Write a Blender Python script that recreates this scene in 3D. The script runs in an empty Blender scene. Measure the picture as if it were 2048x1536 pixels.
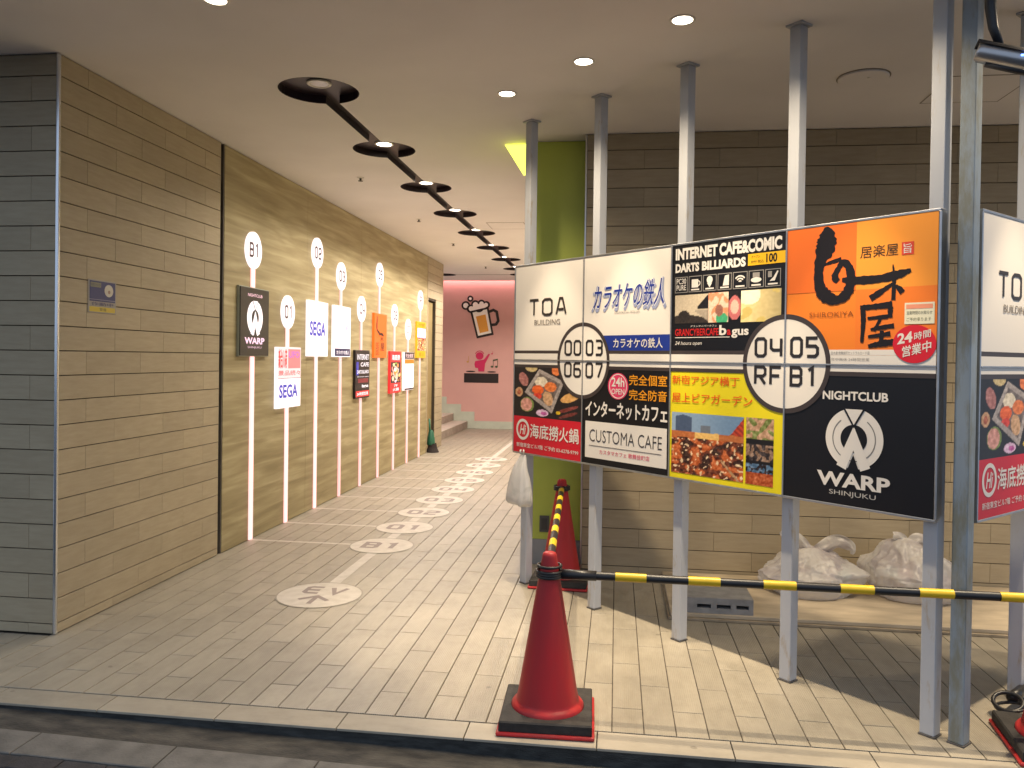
import bpy, bmesh, math, random
from mathutils import Vector, Matrix, noise
from mathutils.geometry import tessellate_polygon
random.seed(7)
sc = bpy.context.scene
C = sc.collection

# ------------------------------------------------------------------ camera, world, exposure
H = 1.7
F_PX, CY_PX = 1593.64, 734.2
def cam_axes(yaw, pitch, roll):
    cy, sy, cp, sp = math.cos(yaw), math.sin(yaw), math.cos(pitch), math.sin(pitch)
    f = Vector((sy*cp, cy*cp, sp)); r = Vector((cy, -sy, 0)); u = r.cross(f)
    cr, sr = math.cos(roll), math.sin(roll)
    return cr*r + sr*u, -sr*r + cr*u, f
R_, U_, F_ = cam_axes(math.radians(-7.4992), math.radians(-0.6367), math.radians(0.7739))
cd = bpy.data.cameras.new('camera'); cam = bpy.data.objects.new('camera', cd); C.objects.link(cam)
cam.matrix_world = Matrix(((R_.x, U_.x, -F_.x, 0), (R_.y, U_.y, -F_.y, 0), (R_.z, U_.z, -F_.z, H), (0, 0, 0, 1)))
cd.sensor_width = 36; cd.lens = F_PX/2048*36; cd.shift_y = (CY_PX-768)/2048
cd.clip_start = .05; cd.clip_end = 400
sc.camera = cam
w = bpy.data.worlds.new('World'); sc.world = w; w.use_nodes = True
bgn = w.node_tree.nodes['Background']
bgn.inputs[0].default_value = (.50, .61, .78, 1)      # night city glow over the street
bgn.inputs[1].default_value = .56
sc.cycles.max_bounces = 6; sc.cycles.diffuse_bounces = 4; sc.cycles.glossy_bounces = 3; sc.cycles.transmission_bounces = 2; sc.cycles.caustics_reflective = False; sc.cycles.caustics_refractive = False
sc.view_settings.view_transform = 'Standard'; sc.view_settings.look = 'None'
sc.view_settings.exposure = .8; sc.view_settings.gamma = 1
P_SIGN, P_PASS, P_FRONT = 60, 124, 14                   # downlight powers
SPOT_COL = (1, .81, .56)
PASS_COL = (1, .90, .79)

# ------------------------------------------------------------------ helpers
def lin(c):
    return tuple(((x/255)/12.92 if x/255 <= .04045 else ((x/255+.055)/1.055)**2.4) for x in c)
MATS = {}
def newmat(name):
    m = bpy.data.materials.new(name); m.use_nodes = True
    return m, m.node_tree.nodes, m.node_tree.links, m.node_tree.nodes['Principled BSDF']
def pm(name, col, rough=.5, metal=0, spec=.5, var=0, vscale=8, bump=0, bscale=60, stretch=(1, 1, 1), emit=None, es=0, vcol2=None):
    """plain principled material with optional world-space noise variation / bump"""
    if name in MATS: return MATS[name]
    m, N, L, b = newmat(name)
    b.inputs['Base Color'].default_value = (*col, 1); b.inputs['Roughness'].default_value = rough
    b.inputs['Metallic'].default_value = metal; b.inputs['Specular IOR Level'].default_value = spec
    if var or bump:
        g = N.new('ShaderNodeNewGeometry'); mp = N.new('ShaderNodeMapping'); mp.inputs['Scale'].default_value = stretch
        L.new(g.outputs['Position'], mp.inputs[0])
        if var:
            n = N.new('ShaderNodeTexNoise'); n.inputs['Scale'].default_value = vscale; n.inputs['Detail'].default_value = 6
            L.new(mp.outputs[0], n.inputs[0])
            mx = N.new('ShaderNodeMix'); mx.data_type = 'RGBA'
            c2 = vcol2 if vcol2 else tuple(max(0, x*(1-var)) for x in col)
            c1 = tuple(min(1, x*(1+var*.6)) for x in col) if not vcol2 else col
            mx.inputs[6].default_value = (*c1, 1); mx.inputs[7].default_value = (*c2, 1)
            cr = N.new('ShaderNodeValToRGB'); cr.color_ramp.elements[0].position = .32; cr.color_ramp.elements[1].position = .68
            L.new(n.outputs[0], cr.inputs[0]); L.new(cr.outputs[0], mx.inputs[0]); L.new(mx.outputs[2], b.inputs['Base Color'])
        if bump:
            n2 = N.new('ShaderNodeTexNoise'); n2.inputs['Scale'].default_value = bscale; n2.inputs['Detail'].default_value = 4
            L.new(mp.outputs[0], n2.inputs[0])
            bp = N.new('ShaderNodeBump'); bp.inputs['Strength'].default_value = bump; bp.inputs['Distance'].default_value = .01
            L.new(n2.outputs[0], bp.inputs['Height']); L.new(bp.outputs[0], b.inputs['Normal'])
    if emit:
        b.inputs['Emission Color'].default_value = (*emit, 1); b.inputs['Emission Strength'].default_value = es
    MATS[name] = m; return m
def ink(rgb, emit=0):
    """flat print in a given sRGB colour; emit > 0 = printed on a backlit light box"""
    k = 'print_%d_%d_%d_%s' % (*rgb, emit)
    c = lin(rgb)
    if emit:
        m = pm(k, tuple(x*.3 for x in c), .4, emit=c, es=emit); m.cycles.emission_sampling = 'AUTO' if emit > .75 and min(rgb) > 200 else 'NONE'; return m
    return pm(k, c, .38, spec=.45)
def tilemat(name, col, col2, streak, rough, vary=.12, ribs=None, specular=.4, strength=1.0):
    """glazed stone-look tile: streaks along `streak` scale, random tint per tile, optional fine ribs (axis index)"""
    m, N, L, b = newmat(name)
    g = N.new('ShaderNodeNewGeometry'); oi = N.new('ShaderNodeObjectInfo')
    off = N.new('ShaderNodeVectorMath'); off.operation = 'SCALE'; off.inputs[0].default_value = (13, 7, 5)
    L.new(oi.outputs['Random'], off.inputs['Scale'])
    ad = N.new('ShaderNodeVectorMath'); ad.operation = 'ADD'; L.new(g.outputs['Position'], ad.inputs[0]); L.new(off.outputs[0], ad.inputs[1])
    mp = N.new('ShaderNodeMapping'); mp.inputs['Scale'].default_value = streak; L.new(ad.outputs[0], mp.inputs[0])
    n = N.new('ShaderNodeTexNoise'); n.inputs['Scale'].default_value = 5; n.inputs['Detail'].default_value = 8; n.inputs['Roughness'].default_value = .65
    L.new(mp.outputs[0], n.inputs[0])
    cr = N.new('ShaderNodeValToRGB'); cr.color_ramp.elements[0].position = .3; cr.color_ramp.elements[1].position = .72
    cr.color_ramp.elements[0].color = (*col2, 1); cr.color_ramp.elements[1].color = (*col, 1); L.new(n.outputs[0], cr.inputs[0])
    hs = N.new('ShaderNodeHueSaturation'); L.new(cr.outputs[0], hs.inputs['Color'])
    mr = N.new('ShaderNodeMapRange'); mr.inputs[3].default_value = 1-vary; mr.inputs[4].default_value = 1+vary
    L.new(oi.outputs['Random'], mr.inputs[0]); L.new(mr.outputs[0], hs.inputs['Value'])
    # large scale grime with a shape of its own
    gn = N.new('ShaderNodeTexNoise'); gn.inputs['Scale'].default_value = .9; gn.inputs['Detail'].default_value = 5
    L.new(g.outputs['Position'], gn.inputs[0])
    gr = N.new('ShaderNodeMapRange'); gr.inputs[1].default_value = .35; gr.inputs[2].default_value = .7; gr.inputs[3].default_value = 1.0; gr.inputs[4].default_value = .86
    L.new(gn.outputs[0], gr.inputs[0])
    mu = N.new('ShaderNodeMix'); mu.data_type = 'RGBA'; mu.blend_type = 'MULTIPLY'; mu.inputs[0].default_value = 1
    L.new(hs.outputs[0], mu.inputs[6]); L.new(gr.outputs[0], mu.inputs[7]); L.new(mu.outputs[2], b.inputs['Base Color'])
    if ribs is not None:
        vo = N.new('ShaderNodeTexVoronoi'); vo.inputs['Scale'].default_value = 3.1; L.new(g.outputs['Position'], vo.inputs['Vector'])
        vn = N.new('ShaderNodeTexNoise'); vn.inputs['Scale'].default_value = 26; L.new(g.outputs['Position'], vn.inputs[0])
        va = N.new('ShaderNodeMath'); va.operation = 'MULTIPLY_ADD'; va.inputs[1].default_value = .06; L.new(vn.outputs[0], va.inputs[0]); L.new(vo.outputs['Distance'], va.inputs[2])
        vr = N.new('ShaderNodeMapRange'); vr.inputs[1].default_value = .066; vr.inputs[2].default_value = .082; vr.inputs[3].default_value = .66; vr.inputs[4].default_value = 1; L.new(va.outputs[0], vr.inputs[0])
        sn_ = N.new('ShaderNodeTexNoise'); sn_.inputs['Scale'].default_value = 3.3; sn_.inputs['Detail'].default_value = 9; sn_.inputs['Roughness'].default_value = .75; L.new(g.outputs['Position'], sn_.inputs[0])
        sr_ = N.new('ShaderNodeMapRange'); sr_.inputs[1].default_value = .50; sr_.inputs[2].default_value = .75; sr_.inputs[3].default_value = 1; sr_.inputs[4].default_value = .78; L.new(sn_.outputs[0], sr_.inputs[0])
        mm = N.new('ShaderNodeMath'); mm.operation = 'MULTIPLY'; L.new(vr.outputs[0], mm.inputs[0]); L.new(sr_.outputs[0], mm.inputs[1])
        m2 = N.new('ShaderNodeMix'); m2.data_type = 'RGBA'; m2.blend_type = 'MULTIPLY'; m2.inputs[0].default_value = 1
        L.new(mu.outputs[2], m2.inputs[6]); L.new(mm.outputs[0], m2.inputs[7]); L.new(m2.outputs[2], b.inputs['Base Color'])
    b.inputs['Roughness'].default_value = rough; b.inputs['Specular IOR Level'].default_value = specular
    bp = N.new('ShaderNodeBump'); bp.inputs['Strength'].default_value = .22; bp.inputs['Distance'].default_value = .003
    if ribs is not None:
        sx = N.new('ShaderNodeSeparateXYZ'); L.new(g.outputs['Position'], sx.inputs[0])
        ma = N.new('ShaderNodeMath'); ma.operation = 'MULTIPLY'; ma.inputs[1].default_value = 2*math.pi/.0104; L.new(sx.outputs[ribs], ma.inputs[0])
        sn = N.new('ShaderNodeMath'); sn.operation = 'SINE'; L.new(ma.outputs[0], sn.inputs[0])
        L.new(sn.outputs[0], bp.inputs['Height']); bp.inputs['Strength'].default_value = .45*strength; bp.inputs['Distance'].default_value = .0012
    else: L.new(n.outputs[0], bp.inputs['Height'])
    L.new(bp.outputs[0], b.inputs['Normal'])
    MATS[name] = m; return m

def tag(o, label=None, cat=None, group=None, kind=None):
    if label: o['label'] = label
    if cat: o['category'] = cat
    if group: o['group'] = group
    if kind: o['kind'] = kind
    return o
ROOT = {}
def wloc(o): return ROOT.get(o.name, Vector((0, 0, 0))) if o else Vector((0, 0, 0))
def thing(name, loc, label, cat, group=None):
    o = bpy.data.objects.new(name, None); C.objects.link(o); o.location = loc; o.empty_display_size = .1
    ROOT[o.name] = Vector(loc); return tag(o, label, cat, group)
def mk(name, verts, faces, mat, parent=None, smooth=False, fmats=None):
    """one mesh object from world coordinates"""
    me = bpy.data.meshes.new(name); of = wloc(parent)
    me.from_pydata([tuple(Vector(v)-of) for v in verts], [], faces)
    for m in (mat if isinstance(mat, list) else [mat]): me.materials.append(m)
    if fmats:
        for p, i in zip(me.polygons, fmats): p.material_index = i
    if smooth:
        for p in me.polygons: p.use_smooth = True
    o = bpy.data.objects.new(name, me); C.objects.link(o)
    if parent: o.parent = parent; ROOT[o.name] = of
    return o
class MB:
    """collects shapes (world coordinates) for one mesh"""
    def __init__(s): s.v = []; s.f = []
    def add(s, v, f):
        k = len(s.v); s.v += [Vector(p) for p in v]; s.f += [tuple(i+k for i in q) for q in f]; return s
    def box(s, a, b, bev=0, M=None):
        bm = bmesh.new(); bmesh.ops.create_cube(bm, size=1)
        a = Vector(a); b = Vector(b); c = (a+b)/2; d = b-a
        for v in bm.verts: v.co = Vector((v.co.x*d.x, v.co.y*d.y, v.co.z*d.z))+c
        if bev: bmesh.ops.bevel(bm, geom=bm.edges[:], offset=bev, segments=2, affect='EDGES', profile=.5)
        return s.bm(bm, M)
    def bm(s, bm, M=None):
        bm.verts.ensure_lookup_table(); bm.verts.index_update()
        s.add([(M @ v.co if M else v.co) for v in bm.verts], [tuple(v.index for v in f.verts) for f in bm.faces]); bm.free(); return s
    def tube(s, pts, r, n=12, closed=False, cap=True):
        pts = [Vector(p) for p in pts]; rs = r if isinstance(r, (list, tuple)) else [r]*len(pts)
        rings = []; up = None
        for i, p in enumerate(pts):
            if closed: t = (pts[(i+1) % len(pts)]-pts[i-1]).normalized()
            else: t = (pts[min(i+1, len(pts)-1)]-pts[max(i-1, 0)]).normalized()
            if up is None: up = t.orthogonal().normalized()
            a = (up-t*up.dot(t)).normalized(); up = a; b = t.cross(a)
            rings.append([p+(a*math.cos(2*math.pi*k/n)+b*math.sin(2*math.pi*k/n))*rs[i] for k in range(n)])
        v = [q for r_ in rings for q in r_]; f = []; m = len(rings)
        for i in range(m if closed else m-1):
            for k in range(n):
                j = (i+1) % m; f.append((i*n+k, i*n+(k+1) % n, j*n+(k+1) % n, j*n+k))
        if cap and not closed: f.append(tuple(range(n))[::-1]); f.append(tuple((m-1)*n+k for k in range(n)))
        return s.add(v, f)
    def lathe(s, c, prof, n=32):
        v = []; f = []; c = Vector(c)
        for r, z in prof:
            for k in range(n): v.append(c+Vector((r*math.cos(2*math.pi*k/n), r*math.sin(2*math.pi*k/n), z)))
        for i in range(len(prof)-1):
            for k in range(n): f.append((i*n+k, i*n+(k+1) % n, (i+1)*n+(k+1) % n, (i+1)*n+k))
        return s.add(v, f)
    def build(s, name, mat, parent=None, smooth=False): return mk(name, s.v, s.f, mat, parent, smooth)
def autosmooth(o, deg=35):
    me = o.data
    for p in me.polygons: p.use_smooth = True
    bm = bmesh.new(); bm.from_mesh(me)
    for e in bm.edges:
        if len(e.link_faces) == 2 and e.calc_face_angle(0) > math.radians(deg): e.smooth = False
    bm.to_mesh(me); bm.free(); return o

# --- lettering
TXT = {}
def text_geo(body, bold=0.0, shear=0.0):
    k = (body, bold, shear)
    if k in TXT: return TXT[k]
    cu = bpy.data.curves.new('t', 'FONT'); cu.body = body; cu.size = 1; cu.resolution_u = 3; cu.offset = bold; cu.shear = shear
    ob = bpy.data.objects.new('t', cu); me = ob.to_mesh()
    v = [(p.co.x, p.co.y) for p in me.vertices]; f = [tuple(q.vertices) for q in me.polygons]
    ob.to_mesh_clear(); bpy.data.objects.remove(ob); bpy.data.curves.remove(cu)
    if v:
        x0, x1 = min(p[0] for p in v), max(p[0] for p in v); y0, y1 = min(p[1] for p in v), max(p[1] for p in v)
        v = [((p[0]-x0)/(x1-x0), (p[1]-y0)/(y1-y0)) for p in v]
    TXT[k] = (v, f); return TXT[k]
def glyphs():
    w, c = .62, .13
    O = ([(c, 0), (w-c, 0), (w, c), (w, 1-c), (w-c, 1), (c, 1), (0, 1-c), (0, c)], True)
    return {'0': [O], 'O': [O],
     '1': [([(.1, .86), (.34, 1), (.34, 0)], False)],
     '2': [([(0, .8), (0, 1-c), (c, 1), (w-c, 1), (w, 1-c), (w, .6), (w-c, .5), (c, .46), (0, .36), (0, 0), (w, 0)], False)],
     '3': [([(0, 1), (w-c, 1), (w, 1-c), (w, .6), (w-.07, .5), (w, .4), (w, c), (w-c, 0), (0, 0)], False), ([(.18, .5), (w-.1, .5)], False)],
     '4': [([(0, 1), (0, .46), (c, .34), (w-.02, .34)], False), ([(w, 1), (w, 0)], False)],
     '5': [([(w, 1), (0, 1), (0, .56), (w-c, .56), (w, .44), (w, c), (w-c, 0), (0, 0)], False)],
     '6': [([(w, 1), (c, 1), (0, 1-c), (0, c), (c, 0), (w-c, 0), (w, c), (w, .44), (w-c, .56), (.06, .56)], False)],
     '7': [([(0, 1), (w, 1), (w, .84), (.28, 0)], False)],
     'R': [([(0, 0), (0, 1), (w-c, 1), (w, 1-c), (w, .58), (w-c, .46), (.08, .46)], False), ([(w*.5, .42), (w, 0)], False)],
     'F': [([(w, 1), (0, 1), (0, 0)], False), ([(.08, .5), (w*.85, .5)], False)],
     'B': [([(0, 0), (0, 1), (w-c, 1), (w, 1-c), (w, .6), (w-.06, .52), (w, .42), (w, c), (w-c, 0)], True), ([(.08, .52), (w-.12, .52)], False)],
     'E': [([(w, 1), (c, 1), (0, 1-c), (0, c), (c, 0), (w, 0)], False), ([(.08, .5), (w*.92, .5)], False)],
     'V': [([(0, 1), (w/2, 0), (w, 1)], False)],
     'T': [([(0, 1), (w, 1)], False), ([(w/2, .93), (w/2, 0)], False)],
     'A': [([(0, 0), (w*.36, 1), (w*.64, 1), (w, 0)], False), ([(.14, .3), (w-.14, .3)], False)]}
GL = glyphs()
def ribbon(pts, w, closed=False):
    """mitred flat ribbon in 2d; w number or list of widths"""
    n = len(pts); L = []; Rr = []
    for i in range(n):
        p = Vector(pts[i]); ww = (w[i] if isinstance(w, (list, tuple)) else w)/2
        a = Vector(pts[i-1]) if (i > 0 or closed) else None; b = Vector(pts[(i+1) % n]) if (i < n-1 or closed) else None
        d1 = (p-a).normalized() if a is not None else None; d2 = (b-p).normalized() if b is not None else None
        if d1 is None: d1 = d2
        if d2 is None: d2 = d1
        n1 = Vector((-d1.y, d1.x)); n2 = Vector((-d2.y, d2.x)); m = (n1+n2)
        m = n1 if m.length < 1e-6 else m.normalized(); k = ww/max(.45, m.dot(n1))
        L.append(p+m*k); Rr.append(p-m*k)
    v = [tuple(q) for q in L]+[tuple(q) for q in Rr]
    f = [(i, (i+1) % n, n+(i+1) % n, n+i) for i in range(n if closed else n-1)]
    return v, f
def catmull(pts, m=6):
    out = []
    P = [pts[0]]+list(pts)+[pts[-1]]
    for i in range(1, len(P)-2):
        for k in range(m):
            t = k/m
            out.append(tuple(.5*((2*P[i][j])+(-P[i-1][j]+P[i+1][j])*t+(2*P[i-1][j]-5*P[i][j]+4*P[i+1][j]-P[i+2][j])*t*t+(-P[i-1][j]+3*P[i][j]-3*P[i+1][j]+P[i+2][j])*t**3) for j in range(len(pts[0]))))
    out.append(tuple(pts[-1])); return out

class Canvas:
    """flat print on a face: (u, v) in metres on the face, layers stacked outwards"""
    def __init__(s, o, ua, va, parent, step=.0006):
        s.o = Vector(o); s.ua = Vector(ua).normalized(); s.va = Vector(va).normalized(); s.n = s.ua.cross(s.va); s.parent = parent
        s.step = step; s.d = {}; s.extra = 0; s.gid = 0
    def p(s, u, v, l): return s.o+s.ua*u+s.va*v+s.n*(l*s.step)
    def raw(s, v, f, mat, l, name):
        mb = s.d.setdefault((name, mat.name, s.gid if name in ('lettering', 'icon') else -1), MB()); s.extra = (s.extra+1) % 12
        mb.add([s.p(a, b, l+s.extra*.03) for a, b in v], f); mb.mat = mat
    def poly(s, pts, mat, l=1, name='printed_shape'):
        t = tessellate_polygon([[Vector((a, b, 0)) for a, b in pts]])
        s.raw(pts, [tuple(q) if s._ccw(pts, q) else tuple(q[::-1]) for q in t], mat, l, name)
    def _ccw(s, P, q):
        a, b, c = (P[i] for i in q); return (b[0]-a[0])*(c[1]-a[1])-(b[1]-a[1])*(c[0]-a[0]) > 0
    def rect(s, u0, v0, u1, v1, mat, l=1, name='printed_shape'):
        u0, u1 = min(u0, u1), max(u0, u1); v0, v1 = min(v0, v1), max(v0, v1)
        s.raw([(u0, v0), (u1, v0), (u1, v1), (u0, v1)], [(0, 1, 2, 3)], mat, l, name)
    def ell(s, u, v, a, b, mat, l=1, name='printed_shape', a0=0, a1=360, n=40, rot=0):
        cr, sr = math.cos(rot), math.sin(rot); P = []
        for k in range(n+(0 if a1-a0 == 360 else 1)):
            t = math.radians(a0+(a1-a0)*k/n); x, y = a*math.cos(t), b*math.sin(t); P.append((u+x*cr-y*sr, v+x*sr+y*cr))
        s.raw(P, [tuple(range(len(P)))], mat, l, name)
    def ring(s, u, v, r0, r1, mat, l=1, name='printed_shape', a0=0, a1=360, n=48):
        P = []; m = n+1
        for r in (r1, r0):
            for k in range(m): t = math.radians(a0+(a1-a0)*k/n); P.append((u+r*math.cos(t), v+r*math.sin(t)))
        s.raw(P, [(k, k+1, m+k+1, m+k) for k in range(n)], mat, l, name)
    def text(s, body, u0, v0, u1, v1, mat, l=3, bold=0.0, shear=0.0, name='lettering', slope=0.0):
        s.gid += 1
        cjk = any(ord(c) > 0x2fff for c in body)
        v, f = text_geo(body, 0.0 if cjk else bold, shear)
        sh = max(0, bold)*.55*(v1-v0) if cjk else 0      # heavier CJK strokes: shifted copies, each on its own sheet
        for q, (dx, dy) in enumerate(((0, 0), (sh, 0), (-sh, 0), (0, sh), (0, -sh)) if sh else ((0, 0),)):
            s.raw([(u0+a*(u1-u0)+dx, v0+b*(v1-v0)+slope*a+dy) for a, b in v], f, mat, l+q*.12, name)
    def stroke(s, body, u0, v0, u1, v1, mat, l=3, wd=.16, gap=.3, name='lettering'):
        s.gid += 1; adv = .62+gap; tot = adv*len(body)-gap; hgt = v1-v0; t = wd*hgt
        sx = (u1-u0-t)/tot; sy = hgt-t
        for i, ch in enumerate(body):
            for q, (pts, cl) in enumerate(GL[ch]):
                P = [(u0+t/2+(x+adv*i)*sx, v0+t/2+y*sy) for x, y in pts]
                v, f = ribbon(P, t, cl); s.raw(v, f, mat, l+.4*q, name)
    def brush(s, pts, mat, l=3, name='lettering', seed=0):
        s.gid += 1; q = catmull(pts, 7); rnd = random.Random(seed)
        v, f = ribbon([(a[0], a[1]) for a in q], [max(.001, a[2]*(1+.13*rnd.uniform(-1, 1))) for a in q]); s.raw(v, f, mat, l, name)
    def photo(s, u0, v0, u1, v1, nx, ny, fn, l=1, name='printed_photo', emit=0):
        """printed photograph: a grid of coloured points fn(s, t) -> sRGB"""
        V = []; col = []
        for j in range(ny+1):
            for i in range(nx+1):
                V.append(s.p(u0+(u1-u0)*i/nx, v0+(v1-v0)*j/ny, l)); c = fn(i/nx, j/ny); col.append((*lin(tuple(max(0, min(255, x)) for x in c)), 1))
        Fc = [(j*(nx+1)+i, j*(nx+1)+i+1, (j+1)*(nx+1)+i+1, (j+1)*(nx+1)+i) for j in range(ny) for i in range(nx)]
        k = 'photo_print_%s' % emit
        if k not in MATS:
            m, N, L, b = newmat(k); at = N.new('ShaderNodeVertexColor'); at.layer_name = 'ink'
            L.new(at.outputs[0], b.inputs['Base Color']); b.inputs['Roughness'].default_value = .4
            if emit: L.new(at.outputs[0], b.inputs['Emission Color']); b.inputs['Emission Strength'].default_value = emit
            m.cycles.emission_sampling = 'NONE'; MATS[k] = m
        o = mk(name, V, Fc, MATS[k], s.parent); ca = o.data.color_attributes.new('ink', 'FLOAT_COLOR', 'POINT')
        for i, c in enumerate(col): ca.data[i].color = c
        return o
    def flush(s):
        out = []
        for (name, _, _), mb in s.d.items(): out.append(mb.build(name, mb.mat, s.parent))
        s.d = {}; return out
def nz(x, y, k=1.0, seed=0.0): return noise.noise(Vector((x*k, y*k, seed)))

# ------------------------------------------------------------------ dimensions
ZC = 3.486                      # ceiling
XL = -3.324                     # left wall face
YP = 4.374                      # front of left pillar
YK = 3.49                       # kerb edge
XCOL0, XCOL1, YCOL = -.76, -.28, 6.55
YRW = 6.36                      # right tiled wall face
YPINK = 18.9
TL, TH = .577, .1495            # wall tile length / course
PITCH = .1458                   # floor tile column

# ------------------------------------------------------------------ shared materials
M_wall = tilemat('tile_sandstone', (.46, .385, .265), (.39, .32, .215), (1.2, 1.2, 9), .55, .05, specular=.3)
M_floor = tilemat('tile_floor', (.39, .35, .28), (.32, .285, .225), (3, 1.1, 1), .42, .08, ribs=0)
M_kerbt = tilemat('tile_kerb', (.42, .375, .30), (.35, .31, .245), (1.1, 3, 1), .5, .08, ribs=1)
M_grout = pm('grout_dark', (.085, .07, .055), .9, var=.4, vscale=20)
M_wgrout = pm('grout_wall', (.045, .034, .022), .9)
M_ceil = pm('ceiling_paint', (.82, .79, .80), .85, var=.05, vscale=1.2, bump=.05, bscale=150)
M_black = pm('recess_black', (.012, .008, .012), .6)
M_steel = pm('brushed_steel', (.56, .57, .58), .28, 1, var=.1, vscale=30, stretch=(1, 1, .1))
M_chrome = pm('corner_chrome', (.72, .74, .78), .22, 1)

# ------------------------------------------------------------------ street and kerb
def zs(x): return -.022-.0185*(max(-4, min(3, x))+2.93)
M_street = pm('street_asphalt', (.035, .034, .036), .85, var=.35, vscale=14, bump=.25, bscale=120)
xs = [-70, -4, 3, 70]
st = mk('street', [(x, y, zs(x)-.012) for y in (-70, 3.489) for x in xs], [(i, i+1, 5+i, 4+i) for i in range(3)], M_street); tag(st, kind='structure')
M_gut = pm('gutter_concrete', (.095, .085, .07), .8, var=.65, vscale=7, bump=.5, bscale=45, vcol2=(.028, .026, .024), stretch=(1, 2.2, 1))
gx = [-7+.5*i for i in range(27)]
mk('gutter', [(x, y, zs(x)-.004) for y in (3.29, 3.489) for x in gx], [(i, i+1, 27+i+1, 27+i) for i in range(26)], M_gut)['kind'] = 'structure'
M_stone = pm('kerbstone_concrete', (.155, .145, .13), .75, var=.3, vscale=9, bump=.3, bscale=90)
M_paver = pm('paver_dark', (.042, .039, .042), .8, var=.3, vscale=16, bump=.3, bscale=120)
def sheared_box(x0, x1, y0, y1, t, g):
    v = []
    for z_ in (-t, 0):
        for x, y in ((x0, y0), (x1, y0), (x1, y1), (x0, y1)): v.append((x, y, zs(x)+z_+.003))
    for x, y in ((x0+g, y0+g), (x1-g, y0+g), (x1-g, y1-g), (x0+g, y1-g)): v.append((x, y, zs(x)+.006))
    return v, [(0, 1, 5, 4), (1, 2, 6, 5), (2, 3, 7, 6), (3, 0, 4, 7), (4, 5, 9, 8), (5, 6, 10, 9), (6, 7, 11, 10), (7, 4, 8, 11), (8, 9, 10, 11)]
for i in range(-5, 9):
    x0 = -2.56+i*.655
    v, f = sheared_box(x0+.003, x0+.652, 3.095+random.uniform(-.003, .003), 3.285, .03, .004); mk('kerbstone', v, f, M_stone, st)
for j in range(5):
    for i in range(-8, 22):
        x0 = -2.50+i*.2+(.1 if j % 2 else 0); y1 = 3.09-j*.1
        v, f = sheared_box(x0+.002, x0+.198, y1-.098, y1-.002, .025, .003)
        dz = random.uniform(-.002, .002); mk('paver', [(a, b, c_+dz-.003) for a, b, c_ in v], f, M_paver, st)
# kerb: dark riser and its edge tiles
M_riser = pm('kerb_riser', (.05, .052, .05), .7, var=.6, vscale=11, bump=.4, bscale=60, vcol2=(.012, .013, .013), stretch=(1, 1, 4))
kerb = MB().box((-7, YK+.004, -.3), (7, YK+.155, -.0125)).build('kerb', M_riser); tag(kerb, kind='structure')
for i in range(-9, 15):
    x0 = -2.43+i*.5915
    o = MB().box((x0+.0025, YK-.004, -.012), (x0+.589, YK+.155, 0), .0018).build('edge_tile', M_kerbt, kerb)

# ------------------------------------------------------------------ floor
fb = MB()
fb.box((-7, YK+.156, -.3), (7, YCOL+.02, -.006)).box((-7, YCOL+.02, -.3), (0, 19.2, -.006))
floor = fb.build('floor', M_grout); tag(floor, kind='structure')
TMESH = {}
def tile_mesh(w_, l_, t_, g, mat):
    k = (round(w_, 4), round(l_, 4), t_, mat.name)
    if k in TMESH: return TMESH[k]
    v = [(0, 0, -t_), (w_, 0, -t_), (w_, l_, -t_), (0, l_, -t_), (0, 0, -g), (w_, 0, -g), (w_, l_, -g), (0, l_, -g), (g, g, 0), (w_-g, g, 0), (w_-g, l_-g, 0), (g, l_-g, 0)]
    f = [(0, 1, 5, 4), (1, 2, 6, 5), (2, 3, 7, 6), (3, 0, 4, 7), (4, 5, 9, 8), (5, 6, 10, 9), (6, 7, 11, 10), (7, 4, 8, 11), (8, 9, 10, 11)]
    me = bpy.data.meshes.new('tile'); me.from_pydata(v, [], f); me.materials.append(mat); TMESH[k] = me; return me
tiles = []
for c in range(-28, 62):
    x0 = -2.331+c*PITCH; x1 = x0+PITCH
    if x1 < -6: continue
    yend = 4.36 if x1 < XL+.01 else (18.88 if x1 < XCOL0+.05 else (YCOL if x1 < XCOL1+.05 else YRW))
    ph = 3.91+(TL/2 if c % 2 else 0)
    y = ph-math.ceil((ph-3.65)/TL)*TL
    while y < yend:
        a, b = max(y, 3.652), min(y+TL, yend)
        if b-a > .03: tiles.append((x0, a, PITCH, b-a))
        y += TL
    if XL-.3 < x1 < XL+.01:
        y = 15.02
        while y < 18.8: tiles.append((x0, y, PITCH, min(TL, 18.85-y))); y += TL
def infr(t):
    p = Vector((t[0]+.07, t[1]+t[3]/2, 0))-Vector((0, 0, H)); z = p.dot(F_)
    if z < .5: return False
    return abs(p.dot(R_)/z) < .68 and abs(p.dot(U_)/z) < .54
vis = sorted([t for t in tiles if infr(t)], key=lambda t: math.hypot(t[0], t[1]))
near = vis[:295]; ns = set(near); far = MB()
GAP = .0027
for t in tiles:
    if t in ns:
        o = bpy.data.objects.new('tile', tile_mesh(t[2]-2*GAP, t[3]-2*GAP, .008, .0012, M_floor)); C.objects.link(o); o.parent = floor
        o.location = (t[0]+GAP, t[1]+GAP, random.uniform(-.0004, .0004))
    else:
        far.box((t[0]+GAP, t[1]+GAP, -.008), (t[0]+t[2]-GAP, t[1]+t[3]-GAP, random.uniform(-.0004, .0004)))
tag(far.build('far_tiles', M_floor, floor), kind='stuff')

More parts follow.
